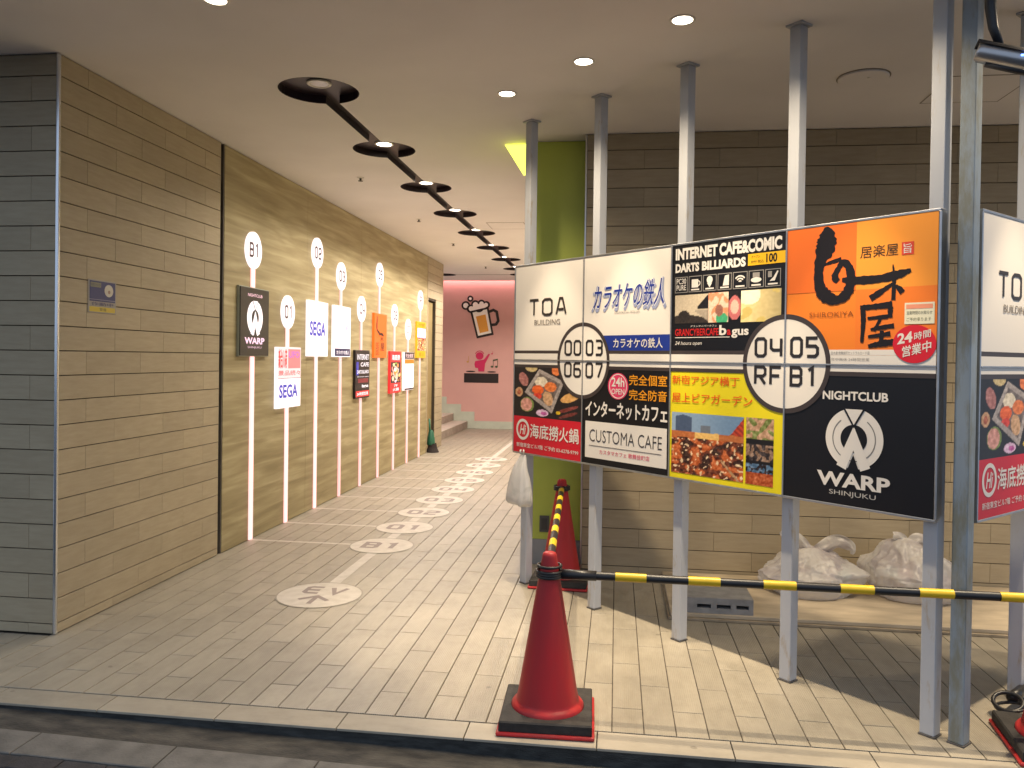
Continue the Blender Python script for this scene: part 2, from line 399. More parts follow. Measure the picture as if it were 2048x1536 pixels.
# painted floor guide
M_fw = pm('floor_paint_white', (.60, .56, .50), .45, var=.12, vscale=14, vcol2=(.50, .46, .40))
M_fg = pm('floor_paint_grey', (.25, .205, .19), .5)
M_fe = pm('floor_paint_edge', (.30, .27, .22), .5)
FX = -2.07
YS = [6.93+.7825*k for k in range(9)]
FLR = ['B1', '01', '02', '03', '04', '05', '06', '07', 'RF']
def flat(name, draw, parent=floor):
    cv = Canvas((FX, 0, .0012), (1, 0, 0), (0, 1, 0), parent, step=.0008); draw(cv); return cv.flush()
prev = 5.42+.30
for k, y in enumerate(YS):
    flat('', lambda cv: cv.rect(-.042, prev-.02, .042, y-.27, M_fw, 0, 'painted_line')); prev = y+.29
    flat('', lambda cv: cv.rect(XL-FX+.012, y-.022, -.27, y+.022, M_fw, 0, 'painted_line'))
flat('', lambda cv: cv.rect(-.042, prev-.02, .042, 18.8, M_fw, 0, 'painted_line'))
for k, y in enumerate([5.42]+YS):
    r = .305 if k == 0 else .29
    cv = Canvas((FX, y, .0012), (1, 0, 0), (0, 1, 0), floor, step=.0008); cv.ell(0, 0, r, r, M_fw, 1.6, 'painted_disc', n=56); d = cv.flush()[0]
    cv = Canvas((FX, y, .0012), (1, 0, 0), (0, 1, 0), d, step=.0008)
    cv.ring(0, 0, r-.012, r, M_fe, 2.4, 'disc_edge')
    if k == 0:
        cv.stroke('EV', -.15, .01, .17, .19, M_fg, 2.6, .2, .42)
        v, f = ribbon([(-.105, -.13), (0, -.04), (.105, -.13)], .036); cv.raw(v, f, M_fg, 2.6, 'arrow')
        cv.rect(-.018, -.215, .018, -.06, M_fg, 2.9, 'arrow')
    else: cv.stroke(FLR[k-1], -.175, -.115, .175, .115, M_fg, 2.6, .2, .42)
    cv.flush()

# ------------------------------------------------------------------ walls
def tile_wall(parent, o, ua, n, u0, u1, z0, z1, phase, mat=M_wall, zj=3.353, thick=.012, hg=.0030, vg=.0008, skip=None):
    """courses of separate tiles on a wall plane; o origin, ua along, n outward"""
    o = Vector(o); ua = Vector(ua); n = Vector(n); cnt = 0
    k0 = math.floor((z0-zj)/TH); k1 = math.ceil((z1-zj)/TH)
    rot = Matrix((ua, Vector((0, 0, 1)), n)).transposed().to_4x4()
    for k in range(k0, k1):
        za, zb = max(z0, zj+k*TH), min(z1, zj+(k+1)*TH)
        if zb-za < .02: continue
        u = u0-((u0-phase-(TL/2 if k % 2 else 0)) % TL)
        while u < u1:
            a, b = max(u, u0), min(u+TL, u1)
            if b-a > .015:
                segs = [(a, b)]
                if skip and za < skip[2]:
                    segs = [(p, q) for p, q in ((a, min(b, skip[0])), (max(a, skip[1]), b)) if q-p > .02]
                for p, q in segs:
                    ob = bpy.data.objects.new('tile', tile_mesh(q-p-2*vg, zb-za-2*hg, thick, .001, mat)); C.objects.link(ob); ob.parent = parent
                    pos = o+ua*(p+vg)+n*(thick+random.uniform(-.0005, .0003)); pos.z = za+hg
                    ob.matrix_local = Matrix.Translation(pos) @ rot; cnt += 1
            u += TL
    return cnt
T = .012
# left pillar (front and passage side)
pil = MB().box((-6.5, YP+T, 0), (XL-T, 6.335, ZC-.004)).build('tiled_pillar', M_wgrout)
tag(pil, 'sandstone-tiled pillar at the left with a steel corner strip', 'pillar')
tile_wall(pil, (0, YP+T, 0), (1, 0, 0), (0, -1, 0), -6.4, XL-.008, .004, ZC-.004, -3.79)
tile_wall(pil, (XL-T, 0, 0), (0, 1, 0), (1, 0, 0), YP+.012, 6.335, .004, ZC-.004, 4.64)
MB().box((XL-.014, YP-.007, .002), (XL+.007, YP+.014, ZC-.006), .006).build('corner_strip', M_chrome, pil)
# printed panel wall behind the light-up signs
def woodpanel():
    m, N, L, b = newmat('wood_print')
    g = N.new('ShaderNodeNewGeometry'); mp = N.new('ShaderNodeMapping'); mp.inputs['Scale'].default_value = (1, .55, 7); mp.inputs['Rotation'].default_value = (.025, 0, 0)
    L.new(g.outputs['Position'], mp.inputs[0])
    n = N.new('ShaderNodeTexNoise'); n.inputs['Scale'].default_value = 2.2; n.inputs['Detail'].default_value = 7; n.inputs['Distortion'].default_value = .5; L.new(mp.outputs[0], n.inputs[0])
    cr = N.new('ShaderNodeValToRGB'); e = cr.color_ramp.elements
    e[0].position = .3; e[0].color = (.265, .215, .110, 1); e[1].position = .72; e[1].color = (.47, .40, .235, 1)
    k = e.new(.5); k.color = (.345, .285, .155, 1)
    L.new(n.outputs[0], cr.inputs[0]); L.new(cr.outputs[0], b.inputs['Base Color']); b.inputs['Roughness'].default_value = .5; b.inputs['Specular IOR Level'].default_value = .3
    return m
M_wood = woodpanel()
pw = MB().box((-3.62, 6.345, 0), (XL-.06, 13.74, ZC-.004)).build('panel_wall', M_black)
tag(pw, 'brown wood-print panel wall behind the glowing floor signs', 'wall')
for i in range(4):
    a = 6.405+i*1.83; MB().box((XL-.06, a+.001, .006), (XL, a+1.829, ZC-.008), .0015).build('panel', M_wood, pw)
MB().box((XL-.05, 6.338, .003), (XL-.010, 6.350, ZC-.006)).box((XL-.05, 6.351, .003), (XL-.026, 6.389, ZC-.006)).box((XL-.05, 6.390, .003), (XL-.004, 6.404, ZC-.006)).build('joint_profile', pm('dark_metal', (.13, .115, .095), .45, .3, var=.2, vscale=5), pw)
# far tiled end of the left wall with a narrow door recess
fw = MB().box((-3.62, 13.745, 2.72), (XL-T, 15.0, ZC-.004)).box((-3.62, 14.40, 0), (XL-T, 15.0, 2.72)).box((-3.62, 13.745, 0), (-3.50, 14.40, 2.72)).build('tiled_wall', M_wgrout)
tag(fw, 'far end of the left wall, tiled, with a narrow doorway', 'wall')
tile_wall(fw, (XL-T, 0, 0), (0, 1, 0), (1, 0, 0), 13.75, 14.995, .004, ZC-.004, 14.2, skip=(13.80, 14.40, 2.72))
tile_wall(fw, (0, 15.0, 0), (-1, 0, 0), (0, 1, 0), 3.33, 3.62, .004, ZC-.004, 3.3)
MB().box((-3.50, 13.82, .01), (-3.385, 14.39, 2.70), .004).build('door', pm('door_brown', (.27, .20, .085), .5, var=.15, vscale=4), fw)
# stairwell wall behind the stairs (left, out of sight beyond the corner)
sw = MB().box((-7, 14.85, 0), (-3.625, 15.0, ZC-.004)).build('stair_wall', pm('stair_wall_paint', (.6, .55, .46), .8, var=.06, vscale=2))
tag(sw, 'plain pale wall beside the stairs behind the tiled corner', 'wall')
# right tiled wall
rw = MB().box((-.27+T, YRW+T, 0), (6.5, 6.7, ZC-.004)).build('tiled_wall', M_wgrout)
tag(rw, 'sandstone-tiled back wall behind the sign posts and rubbish bags', 'wall')
tile_wall(rw, (0, YRW+T, 0), (1, 0, 0), (0, -1, 0), -.258, 5.0, .004, ZC-.004, -.097)
MB().box((-.272, YRW-.004, .002), (-.258, YRW+.17, ZC-.006), .003).build('corner_strip', M_steel, rw)
# green column
M_green = pm('green_paint', (.55, .64, .10), .45, var=.06, vscale=2)
col = MB().box((XCOL0, YCOL, .21), (-.274, 7.25, ZC-.004)).build('green_column', M_green)
tag(col, 'lime green painted column behind the first sign post', 'column')
MB().box((XCOL0-.004, YCOL-.006, .001), (-.2745, 7.254, .2085), .003).build('skirting', pm('skirting_grey', (.33, .34, .35), .5, var=.12, vscale=6), col)
ob_ = MB().box((-.615, YCOL-.012, .27), (-.535, YCOL-.001, .405), .003).build('socket_plate', pm('plate_dark', (.10, .105, .09), .45), col)
MB().box((-.60, YCOL-.016, .29), (-.55, YCOL-.0125, .385), .002).build('socket_cover', pm('plate_dark2', (.06, .06, .055), .4), ob_)
# right wall of the passage, behind the column
pr = MB().box((XCOL0+.02, 7.26, 0), (XCOL0+.2, 19.1, ZC-.004)).build('passage_wall', pm('cream_paint', (.62, .56, .44), .7, var=.05, vscale=2))
tag(pr, 'cream wall running back along the passage behind the green column', 'wall')
# triangular lit sign on the column
tri = [(-.953, 3.478), (-.765, 3.478), (-.765, 3.235), (-.800, 3.235)]
v = [(x, YCOL+.06+d, z) for d in (0, .05) for x, z in tri]
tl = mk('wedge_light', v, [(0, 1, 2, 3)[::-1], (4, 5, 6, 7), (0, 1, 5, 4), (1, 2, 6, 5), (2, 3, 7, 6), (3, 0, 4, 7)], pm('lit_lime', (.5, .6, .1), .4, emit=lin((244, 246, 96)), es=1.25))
tag(tl, 'glowing yellow-green wedge-shaped light beside the green column top', 'light')

# ------------------------------------------------------------------ pink end wall, stairs
M_pink = pm('pink_paint', (.66, .37, .335), .75, var=.04, vscale=2)
pk = MB().box((-7, YPINK, 0), (-.5, 19.2, 4.0)).build('pink_wall', M_pink)
tag(pk, 'salmon pink end wall with beer mug and music graphics', 'wall')
M_mint = pm('mint_paint', (.53, .56, .47), .7, var=.08, vscale=5)
sk = [(-7, 0), (XCOL0+.01, 0), (XCOL0+.01, .178), (-3.385, .178), (-3.385, .40), (-3.715, .40), (-3.715, .575), (-4.07, .575), (-4.07, .75), (-4.43, .75), (-4.43, .93), (-7, .93)]
n_ = len(sk); tt = tessellate_polygon([[Vector((a, b, 0)) for a, b in sk]])
v = [(a, YPINK-.02, b) for a, b in sk]+[(a, YPINK-.001, b) for a, b in sk]
mk('stepped_skirting', v, [tuple(q) for q in tt]+[(i, (i+1) % n_, n_+(i+1) % n_, n_+i) for i in range(n_)], M_mint, pk)
cv = Canvas((0, YPINK-.004, 0), (1, 0, 0), (0, 0, 1), pk, step=.003)
K, Wt, Am = ink((38, 30, 32)), ink((250, 246, 238)), ink((232, 166, 70))
# beer mug, tilted
mc, ang = Vector((-3.235, 2.60)), math.radians(13)
def mg(x, y): return (mc.x+x*math.cos(ang)-y*math.sin(ang), mc.y+x*math.sin(ang)+y*math.cos(ang))
def mpoly(pts, mat, l): cv.poly([mg(*q) for q in pts], mat, l, 'mug_graphic')
mpoly([(-.23, .27), (.23, .27), (.21, -.40), (-.21, -.40)], K, 1); mpoly([(-.18, .24), (.18, .24), (.165, -.345), (-.165, -.345)], Wt, 2)
mpoly([(-.12, .12), (.12, .12), (.11, -.29), (-.11, -.29)], Am, 3)
for x, y, r in ((-.20, .33, .10), (-.07, .41, .10), (.08, .40, .09), (.19, .34, .09), (0, .33, .13)): cv.ell(*mg(x, y), r, r, K, 3.5, 'mug_graphic', n=24)
for x, y, r in ((-.19, .33, .06), (-.07, .40, .065), (.08, .39, .055), (.18, .34, .05), (0, .32, .08), (.1, .32, .07), (-.1, .32, .07)): cv.ell(*mg(x, y), r, r, Wt, 4.2, 'mug_graphic', n=24)
v, f = ribbon([mg(-.225, .255), mg(.225, .255)], .045); cv.raw(v, f, K, 5.2, 'mug_graphic')
v, f = ribbon([mg(*q) for q in ((.21, .16), (.33, .18), (.40, .12), (.39, -.10), (.32, -.17), (.21, -.16))], .065); cv.raw(v, f, K, 4, 'mug_graphic')
for x, z, r in ((-3.63, 2.955, .105), (-3.52, 3.12, .075)): cv.ell(x, z, r, r, K, 1, 'bubble_graphic', n=24); cv.ell(x, z, r-.042, r-.042, Wt, 2, 'bubble_graphic', n=24)
Mg = ink((200, 40, 92)); Gr = ink((72, 84, 60)); Yw = ink((196, 150, 80))
cv.rect(-3.65, 1.10, -2.81, 1.325, K, 1, 'mixer_graphic')
cv.ell(-3.49, 1.37, .115, .018, K, 1, 'mixer_graphic'); cv.ell(-2.98, 1.365, .105, .018, K, 1, 'mixer_graphic')
cv.ell(-3.275, 1.745, .095, .09, Mg, 1, 'figure_graphic'); cv.ring(-3.275, 1.755, .10, .118, Mg, 2, 'figure_graphic', 20, 160)
cv.poly([(-3.38, 1.62), (-3.17, 1.66), (-3.06, 1.80), (-3.02, 1.79), (-3.14, 1.56), (-3.155, 1.37), (-3.30, 1.37), (-3.31, 1.45), (-3.38, 1.46), (-3.40, 1.55)], Mg, 2, 'figure_graphic')
for x in (-2.97, -2.865): cv.ell(x, 1.49, .035, .025, Gr, 1, 'note_graphic'); cv.rect(x+.022, 1.49, x+.034, 1.64, Gr, 2, 'note_graphic')
cv.poly([(-2.948, 1.66), (-2.831, 1.685), (-2.831, 1.65), (-2.948, 1.625)], Gr, 2.5, 'note_graphic')
cv.ell(-3.565, 1.60, .028, .022, Yw, 1, 'note_graphic'); cv.rect(-3.547, 1.6, -3.537, 1.74, Yw, 2, 'note_graphic')
cv.ell(-2.975, 1.80, .02, .016, Mg, 1, 'note_graphic'); cv.rect(-2.962, 1.8, -2.954, 1.86, Mg, 2, 'note_graphic')
cv.flush()
# stairs going up to the left
M_step = pm('step_stone', (.60, .54, .46), .6, var=.15, vscale=6, bump=.1, bscale=50)
M_nose = pm('step_nosing', (.34, .285, .24), .6, var=.2, vscale=8)
stairs = thing('stairs', (-3.55, 16.9, 0), 'pale stone steps rising to the left at the passage end', 'stairs')
for k in range(7):
    x1 = -3.55-.345*k
    s_ = MB().box((-7, 15.004, .001+.18*k), (x1, YPINK-.022, .18*(k+1)), .003).build('step', M_step, stairs)
    MB().box((x1+.001, 15.01, .18*k+.012), (x1+.006, YPINK-.024, .18*(k+1)-.012)).build('riser', M_nose, s_)

# ------------------------------------------------------------------ ceiling with the chain of round recesses
NC_ = 8
CYs = [5.18+1.522*k for k in range(NC_)]
CXc, RC, HW = -2.022, .268, .05
def chain(cs, r, hw, n=20):
    """outline (t along, s across) of circles joined by a channel"""
    a = math.asin(hw/r); top = []
    for i, c in enumerate(cs):
        a0 = math.pi if i == 0 else math.pi-a
        a1 = 0 if i == len(cs)-1 else a
        for k in range(n+1):
            t = a0+(a1-a0)*k/n; top.append((c+r*math.cos(t), r*math.sin(t)))
    return top+[(x, -y) for x, y in top[::-1][1:-1]]
h1 = [(CXc-s_, t) for t, s_ in chain(CYs, RC, HW)]
h2 = [(t, 16.9+s_) for t, s_ in chain([-3.72, -2.05], .25, .02)]
outer = [(-7, 3.3), (7, 3.3), (7, 6.72), (.0, 6.72), (0, 18.15), (-7, 18.15)]
polys = [[Vector((a, b, 0)) for a, b in q] for q in (outer, h1, h2)]
tt = tessellate_polygon(polys); allp = [q for P in (outer, h1, h2) for q in P]
v = [(a, b, ZC) for a, b in allp]; f = [tuple(q) for q in tt]
k = len(v); v += [(-7, 3.3, 3.62), (7, 3.3, 3.62), (7, 19.3, 3.99), (-7, 19.3, 3.99)]
ceil = mk('ceiling', v, f, M_ceil); tag(ceil, kind='structure')
# slab and fascia above
slab = MB().box((-7, 3.30, 3.62), (7, 18.2, 3.8)).box((-7, 18.2, 3.9), (7, 19.4, 4.1)).box((-7, 3.14, ZC), (7, 3.298, 4.6)).box((-7, 18.152, ZC), (0, 18.20, 3.9)).build('ceiling_slab', pm('slab_concrete', (.35, .34, .33), .8, var=.1, vscale=3))
tag(slab, kind='structure')
for h, dep in ((h1, .056), (h2, .05)):
    m = len(h); vv = [(a, b, ZC-.001) for a, b in h]+[(a, b, ZC+dep) for a, b in h]
    ff = [(i, (i+1) % m, m+(i+1) % m, m+i) for i in range(m)]
    ff += [tuple(m+i for i in q) for q in tessellate_polygon([[Vector((a, b, 0)) for a, b in h]])]
    mk('light_recess', vv, ff, pm('recess_plum', (.022, .012, .018), .45, spec=.4), ceil)
# cove light over the pink wall
cove = MB().box((-6.9, 18.74, 3.585), (-.8, 18.79, 3.62)).build('cove_light', pm('cove_pink', (.5, .3, .3), .5, emit=(1, .56, .55), es=9))
tag(cove, 'hidden pink cove light strip above the pink end wall', 'light')

# ------------------------------------------------------------------ lamps
def lamp_emit(name, c, s): return pm(name, (.8, .8, .8), .4, emit=c, es=s)
M_lamp = lamp_emit('lamp_warm', (1, .88, .68), 9)
M_trim = pm('lamp_trim_white', (.72, .70, .66), .4)
M_off = pm('lamp_off_glass', (.42, .41, .38), .2)
def downlight(name, x, y, r, label, group, power, colr, lit=True, z=ZC, cone=120, blend=.5, size=.05, core=0):
    t = thing(name, (x, y, z), label, 'ceiling light', group)
    n = 28
    ring = MB().lathe((x, y, z), [(r*.80, .012), (r*.82, -.004), (r*.98, -.007), (r*1.06, -.003), (r*1.06, .003)], n).build('trim_ring', M_trim, t, True)
    P = [(x+r*.82*math.cos(2*math.pi*k/n), y+r*.82*math.sin(2*math.pi*k/n), z-.003) for k in range(n)]
    mk('lens', P, [tuple(range(n))[::-1]], M_lamp if lit else M_off, t)
    if lit:
        ld = bpy.data.lights.new('lamp', 'SPOT'); ld.energy = power; ld.color = colr; ld.spot_size = math.radians(cone); ld.spot_blend = blend; ld.shadow_soft_size = size
        lo = bpy.data.objects.new('lamp', ld); C.objects.link(lo); lo.parent = t; lo.location = (0, 0, -.012)
        if core:
            l2 = bpy.data.lights.new('beam', 'SPOT'); l2.energy = power*core; l2.color = colr; l2.spot_size = math.radians(46); l2.spot_blend = .4; l2.shadow_soft_size = size
            lo2 = bpy.data.objects.new('beam', l2); C.objects.link(lo2); lo2.parent = t; lo2.location = (0, 0, -.013)
    return t
ordn = ['nearest', 'second', 'third', 'fourth', 'fifth', 'sixth', 'seventh', 'eighth']
for k, y in enumerate(CYs):
    lb = 'unlit round lamp in the nearest black ceiling disc' if k == 0 else 'lit round lamp in the %s black ceiling disc of the passage row' % ordn[k]
    downlight('recessed_lamp', CXc, y, .078, lb, 'lamps in the black ceiling discs', P_PASS*(.36 if k == 1 else .80 if k < 4 else 1.45), PASS_COL, k != 0, ZC+.05, 150, .35)
R2 = 2**.5
for k in range(5):
    x, y = -.763+.5383*k, 5.344-.5350*k
    if k < 4:
        downlight('downlight', x, y, .064, ['bright downlight farthest along the sign row, above the first sign column', 'bright downlight in the middle of the three before the sign posts', 'bright downlight nearest the top edge, before the third sign post', 'bright downlight above the corner end of the sign row, out of frame'][k], 'downlights washing the sign boards', P_SIGN, SPOT_COL, cone=136, blend=.9, size=.03, core=1.7)
for k in range(4):
    x, y = 2.16+.5383*k, 3.74+.535*k
    downlight('downlight', x, y, .064, ['downlight before the right sign board nearest the corner', 'second downlight before the right sign board', 'third downlight before the right sign board', 'last downlight before the right sign board'][k], 'downlights washing the sign boards', P_SIGN, SPOT_COL, cone=136, blend=.9, size=.03, core=1.7)
downlight('downlight', -2.03, 3.80, .064, 'bright downlight cut by the top edge of the picture, near the left pillar', 'downlights at the street front', P_FRONT, PASS_COL, cone=125, blend=.6)
# sprinklers and hatches
M_spk = pm('sprinkler_dark', (.08, .07, .06), .4, .6)
for k, y in enumerate((7.72, 10.09, 12.28, 15.39)):
    t = thing('ceiling_sprinkler', (-2.57, y, ZC), 'small dark sprinkler head on the ceiling, %s one along the passage' % ordn[k].replace('nearest', 'first'), 'sprinkler', 'ceiling sprinklers')
    MB().lathe((-2.57, y, ZC), [(.034, .002), (.034, -.006), (.012, -.008)], 16).build('escutcheon', M_trim, t)
    MB().lathe((-2.57, y, ZC), [(.011, -.006), (.011, -.03), (.026, -.032), (.024, -.037), (.001, -.038)], 14).build('head', M_spk, t)
def hatch(x0, y0, x1, y1, label):
    t = thing('ceiling_hatch', ((x0+x1)/2, (y0+y1)/2, ZC), label, 'hatch', 'ceiling hatches'); g = .006
    MB().box((x0, y0, ZC-.003), (x1, y0+g, ZC-.0005)).box((x0, y1-g, ZC-.003), (x1, y1, ZC-.0005)).box((x0, y0+g, ZC-.003), (x0+g, y1-g, ZC-.0005)).box((x1-g, y0+g, ZC-.003), (x1, y1-g, ZC-.0005)).build('rim', pm('hatch_rim', (.24, .21, .18), .7), t)
    MB().box((x0+g, y0+g, ZC-.002), (x1-g, y1-g, ZC-.0006)).build('cover', M_ceil, t)
hatch(2.03, 5.27, 2.53, 5.80, 'square ceiling hatch above the rubbish bags, right of the posts')
hatch(-1.74, 10.40, -1.24, 10.92, 'square ceiling hatch along the passage by the green column')
t = thing('ceiling_plate', (1.50, 5.24, ZC), 'round painted cover plate on the ceiling behind the fourth post', 'cover plate')
MB().lathe((1.50, 5.24, ZC), [(.150, .001), (.150, -.012), (.143, -.016), (.001, -.016)], 40).build('disc', M_ceil, t, False)
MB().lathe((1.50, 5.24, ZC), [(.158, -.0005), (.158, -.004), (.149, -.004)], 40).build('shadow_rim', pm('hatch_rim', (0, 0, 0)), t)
MB().lathe((1.52, 5.20, ZC-.016), [(.010, .001), (.010, -.004), (.001, -.005)], 12).build('screw', M_trim, t)

# ------------------------------------------------------------------ sign boards on posts
def postmat(name, c1_, c2_, st0, st1, amt, stain):
    m, N, L, b = newmat(name)
    g = N.new('ShaderNodeNewGeometry')
    mp = N.new('ShaderNodeMapping'); mp.inputs['Scale'].default_value = (9, 9, 2.2); L.new(g.outputs['Position'], mp.inputs[0])
    n = N.new('ShaderNodeTexNoise'); n.inputs['Scale'].default_value = 1.6; n.inputs['Detail'].default_value = 8; n.inputs['Roughness'].default_value = .7; L.new(mp.outputs[0], n.inputs[0])
    cr = N.new('ShaderNodeValToRGB'); e = cr.color_ramp.elements; e[0].position = st0; e[0].color = (0, 0, 0, 1); e[1].position = st1; e[1].color = (1, 1, 1, 1); L.new(n.outputs[0], cr.inputs[0])
    n2 = N.new('ShaderNodeTexNoise'); n2.inputs['Scale'].default_value = 3; n2.inputs['Detail'].default_value = 5; L.new(g.outputs['Position'], n2.inputs[0])
    c1 = N.new('ShaderNodeMix'); c1.data_type = 'RGBA'; c1.inputs[6].default_value = (*c1_, 1); c1.inputs[7].default_value = (*c2_, 1); L.new(n2.outputs[0], c1.inputs[0])
    ml = N.new('ShaderNodeMath'); ml.operation = 'MULTIPLY'; ml.inputs[1].default_value = amt; L.new(cr.outputs[0], ml.inputs[0])
    mx = N.new('ShaderNodeMix'); mx.data_type = 'RGBA'; mx.inputs[7].default_value = (*stain, 1); L.new(ml.outputs[0], mx.inputs[0]); L.new(c1.outputs[2], mx.inputs[6])
    L.new(mx.outputs[2], b.inputs['Base Color']); b.inputs['Roughness'].default_value = .42; b.inputs['Specular IOR Level'].default_value = .4
    bp = N.new('ShaderNodeBump'); bp.inputs['Strength'].default_value = .15; bp.inputs['Distance'].default_value = .004; L.new(n.outputs[0], bp.inputs['Height']); L.new(bp.outputs[0], b.inputs['Normal'])
    return m
M_post = postmat('post_paint', (.50, .52, .56), (.40, .42, .46), .57, .70, .7, (.34, .24, .11))
M_post2 = postmat('post_stained', (.27, .32, .38), (.22, .27, .31), .44, .60, .62, (.17, .15, .075))
M_plate = pm('base_plate_dark', (.10, .095, .095), .6, var=.3, vscale=30)
A_U = Vector((1, -1, 0))/R2; A_N = Vector((-1, -1, 0))/R2
B_U = Vector((1, 1, 0))/R2; B_N = Vector((1, -1, 0))/R2
def post(parent, x, y, M_post=M_post, w_=.066):
    Mx = Matrix.Translation((x, y, 0)) @ Matrix.Rotation(math.radians(45), 4, 'Z'); h = w_/2
    p = MB().box((-h, -h, .009), (h, h, ZC-.012), .004, Mx).build('post', M_post, parent)
    MB().box((-h-.004, -h-.004, .0012), (h+.004, h+.004, .0085), .001, Mx).build('base_plate', M_plate, p)
    MB().box((-h-.016, -h-.016, ZC-.0115), (h+.016, h+.016, ZC-.001), .001, Mx).build('top_plate', M_post, p)
    return p
INK = ink((62, 54, 54)); BLK = ink((16, 15, 20)); WHT = ink((226, 220, 212)); NAVY = ink((28, 52, 140)); RED = ink((205, 28, 48)); YEL = ink((232, 214, 30)); ORG = ink((236, 130, 40)); GLD = ink((228, 150, 28)); GRY = ink((150, 145, 140)); PNK = ink((222, 60, 104))
ZM = 1.690
def corner_disc(cv, uc, digits, up, left, line=True, w0=0, w1=.775):
    """white quarter disc with the floor number, its dark ring and the white band"""
    s = 1 if up else -1
    a0 = {(1, 1): 90, (1, 0): 0, (0, 1): 180, (0, 0): 270}[(int(up), int(left))]
    za, zb = (ZM+.004, ZM+.047) if up else (ZM-.034, ZM-.004)
    cv.rect(w0, za, w1, zb, WHT, 2, 'white_band')
    if line:
        zl0, zl1 = (zb, zb+.022) if up else (za-.022, za)
        cv.rect(w0, zl0, w1, zl1, INK, 2, 'dark_line')
    cv.ell(uc, ZM, .236, .236, WHT, 3, 'number_disc', a0, a0+90) if False else None
    n = 24; P = [(uc, ZM)]+[(uc+.236*math.cos(math.radians(a0+90*k/n)), ZM+.236*math.sin(math.radians(a0+90*k/n))) for k in range(n+1)]
    cv.raw(P, [tuple(range(len(P)))], WHT, 3, 'number_disc')
    cv.ring(uc, ZM, .234, .260, INK, 4, 'disc_ring', a0, a0+90, 24)
    ua, ub = (uc-.186, uc-.012) if left else (uc+.030, uc+.196)
    z0, z1 = (1.722, 1.832) if up else (1.572, 1.680)
    cv.stroke(digits, ua, z0, ub, z1, ink((42, 38, 40)), 5, .155, .34)
def blob(s, t, cx, cy, rx, ry, rot=0):
    c, q = math.cos(rot), math.sin(rot); x, y = s-cx, t-cy; a, b = (x*c+y*q)/rx, (-x*q+y*c)/ry; return a*a+b*b < 1
def inpoly(s, t, P):
    r = False; j = len(P)-1
    for i in range(len(P)):
        if (P[i][1] > t) != (P[j][1] > t) and s < (P[j][0]-P[i][0])*(t-P[i][1])/(P[j][1]-P[i][1])+P[i][0]: r = not r
        j = i
    return r
def fpx(x, y): return (x/860, 1-(y-60)/740)
FOOD = [(230, 150, 82, 58, -.3, (205, 182, 130)), (400, 112, 85, 28, .1, (110, 140, 62)), (555, 180, 62, 66, 0, (226, 122, 66)), (130, 310, 60, 92, .3, (172, 112, 106)), (70, 480, 52, 62, 0, (198, 152, 112)), (70, 485, 26, 34, 0, (170, 90, 60)), (180, 640, 92, 96, 0, (120, 140, 70)), (170, 640, 76, 86, 0, (214, 152, 138)), (380, 735, 78, 44, 0, (224, 190, 216)), (400, 740, 40, 22, 0, (190, 90, 160)), (720, 515, 122, 52, .5, (216, 164, 98)), (690, 665, 140, 22, .42, (120, 54, 50)), (700, 735, 120, 20, .42, (110, 50, 46)), (580, 715, 26, 22, 0, (230, 190, 40))]
FOOD2 = [(360, 335, 80, 66, .2, (226, 212, 188)), (320, 440, 74, 62, .2, (236, 102, 44)), (310, 525, 62, 42, .3, (216, 62, 44)), (480, 395, 76, 62, -.2, (226, 122, 62)), (450, 545, 62, 92, .2, (206, 162, 122))]
TRAY = [fpx(*q) for q in ((335, 170), (650, 320), (500, 730), (145, 480))]; TRAY2 = [fpx(*q) for q in ((345, 225), (600, 345), (485, 660), (205, 468))]
def food(s, t):
    n = nz(s, t, 26, 1)*34+nz(s, t, 60, 2)*22
    c = (28, 24, 28)
    for x, y, rx, ry, ro, k in FOOD:
        p = fpx(x, y)
        if blob(s, t, p[0], p[1], rx/860, ry/740, ro): c = k
    if inpoly(s, t, TRAY): c = (168, 156, 150)
    if inpoly(s, t, TRAY2):
        c = (112, 100, 96)
        for x, y, rx, ry, ro, k in FOOD2:
            p = fpx(x, y)
            if blob(s, t, p[0], p[1], rx/860, ry/740, ro): c = k
    m = .25 if sum(c) < 120 else 1
    return tuple(x+n*m for x in c)
def garden(s, t):
    n = nz(s, t, 24, 3)*50+nz(s, t, 44, 4)*30
    if t > .70+.03*nz(s, 0, 5, 1):
        c = (150-40*s, 172-30*s, 196-20*s)
        if .06 < s < .30 and t < .97-.3*abs(s-.17): c = (72, 88, 116)
        if .42 < s < .56 and t < .82: c = (110, 118, 130)
        if s > .80 and t < .66+1.6*(s-.80): c = (196, 70, 44) if (int((s+t)*22) % 2) else (150, 50, 38)
        n *= .12
    elif t > .60:
        c = (236, 190, 110) if .34 < s < .68 else (190, 110, 60)
        n *= .4
    else:
        q = nz(s, t*1.3, 7, 5)+.3*nz(s, t, 19, 8); c = (196, 100, 50) if q > .1 else ((110, 52, 30) if q > -.2 else (60, 34, 26))
        if nz(s, t, 22, 7) > .34: c = (232, 200, 160)
        if s > .7 and t < .3 and abs((s-.7)-(.3-t)*.8) < .02: c = (190, 150, 110)
    return tuple(x+n for x in c)
def dishes(s, t):
    n = nz(s, t*2, 7, 8)*50+nz(s, t*2, 15, 4)*40
    if t > .68: c = (190, 150, 120) if nz(s, t*2, 5, 9) > 0 else (120, 130, 70)
    elif t > .60 or .36 > t > .32: c = (24, 20, 22); n *= .1
    elif t > .34: c = (150, 120, 100) if nz(s, t*2, 7, 3) > 0 else (50, 40, 40)
    elif t > .18: c = (90, 120, 150) if nz(s, t*2, 8, 6) > 0 else (40, 30, 34)
    else: c = (180, 84, 40)
    return tuple(x+n for x in c)
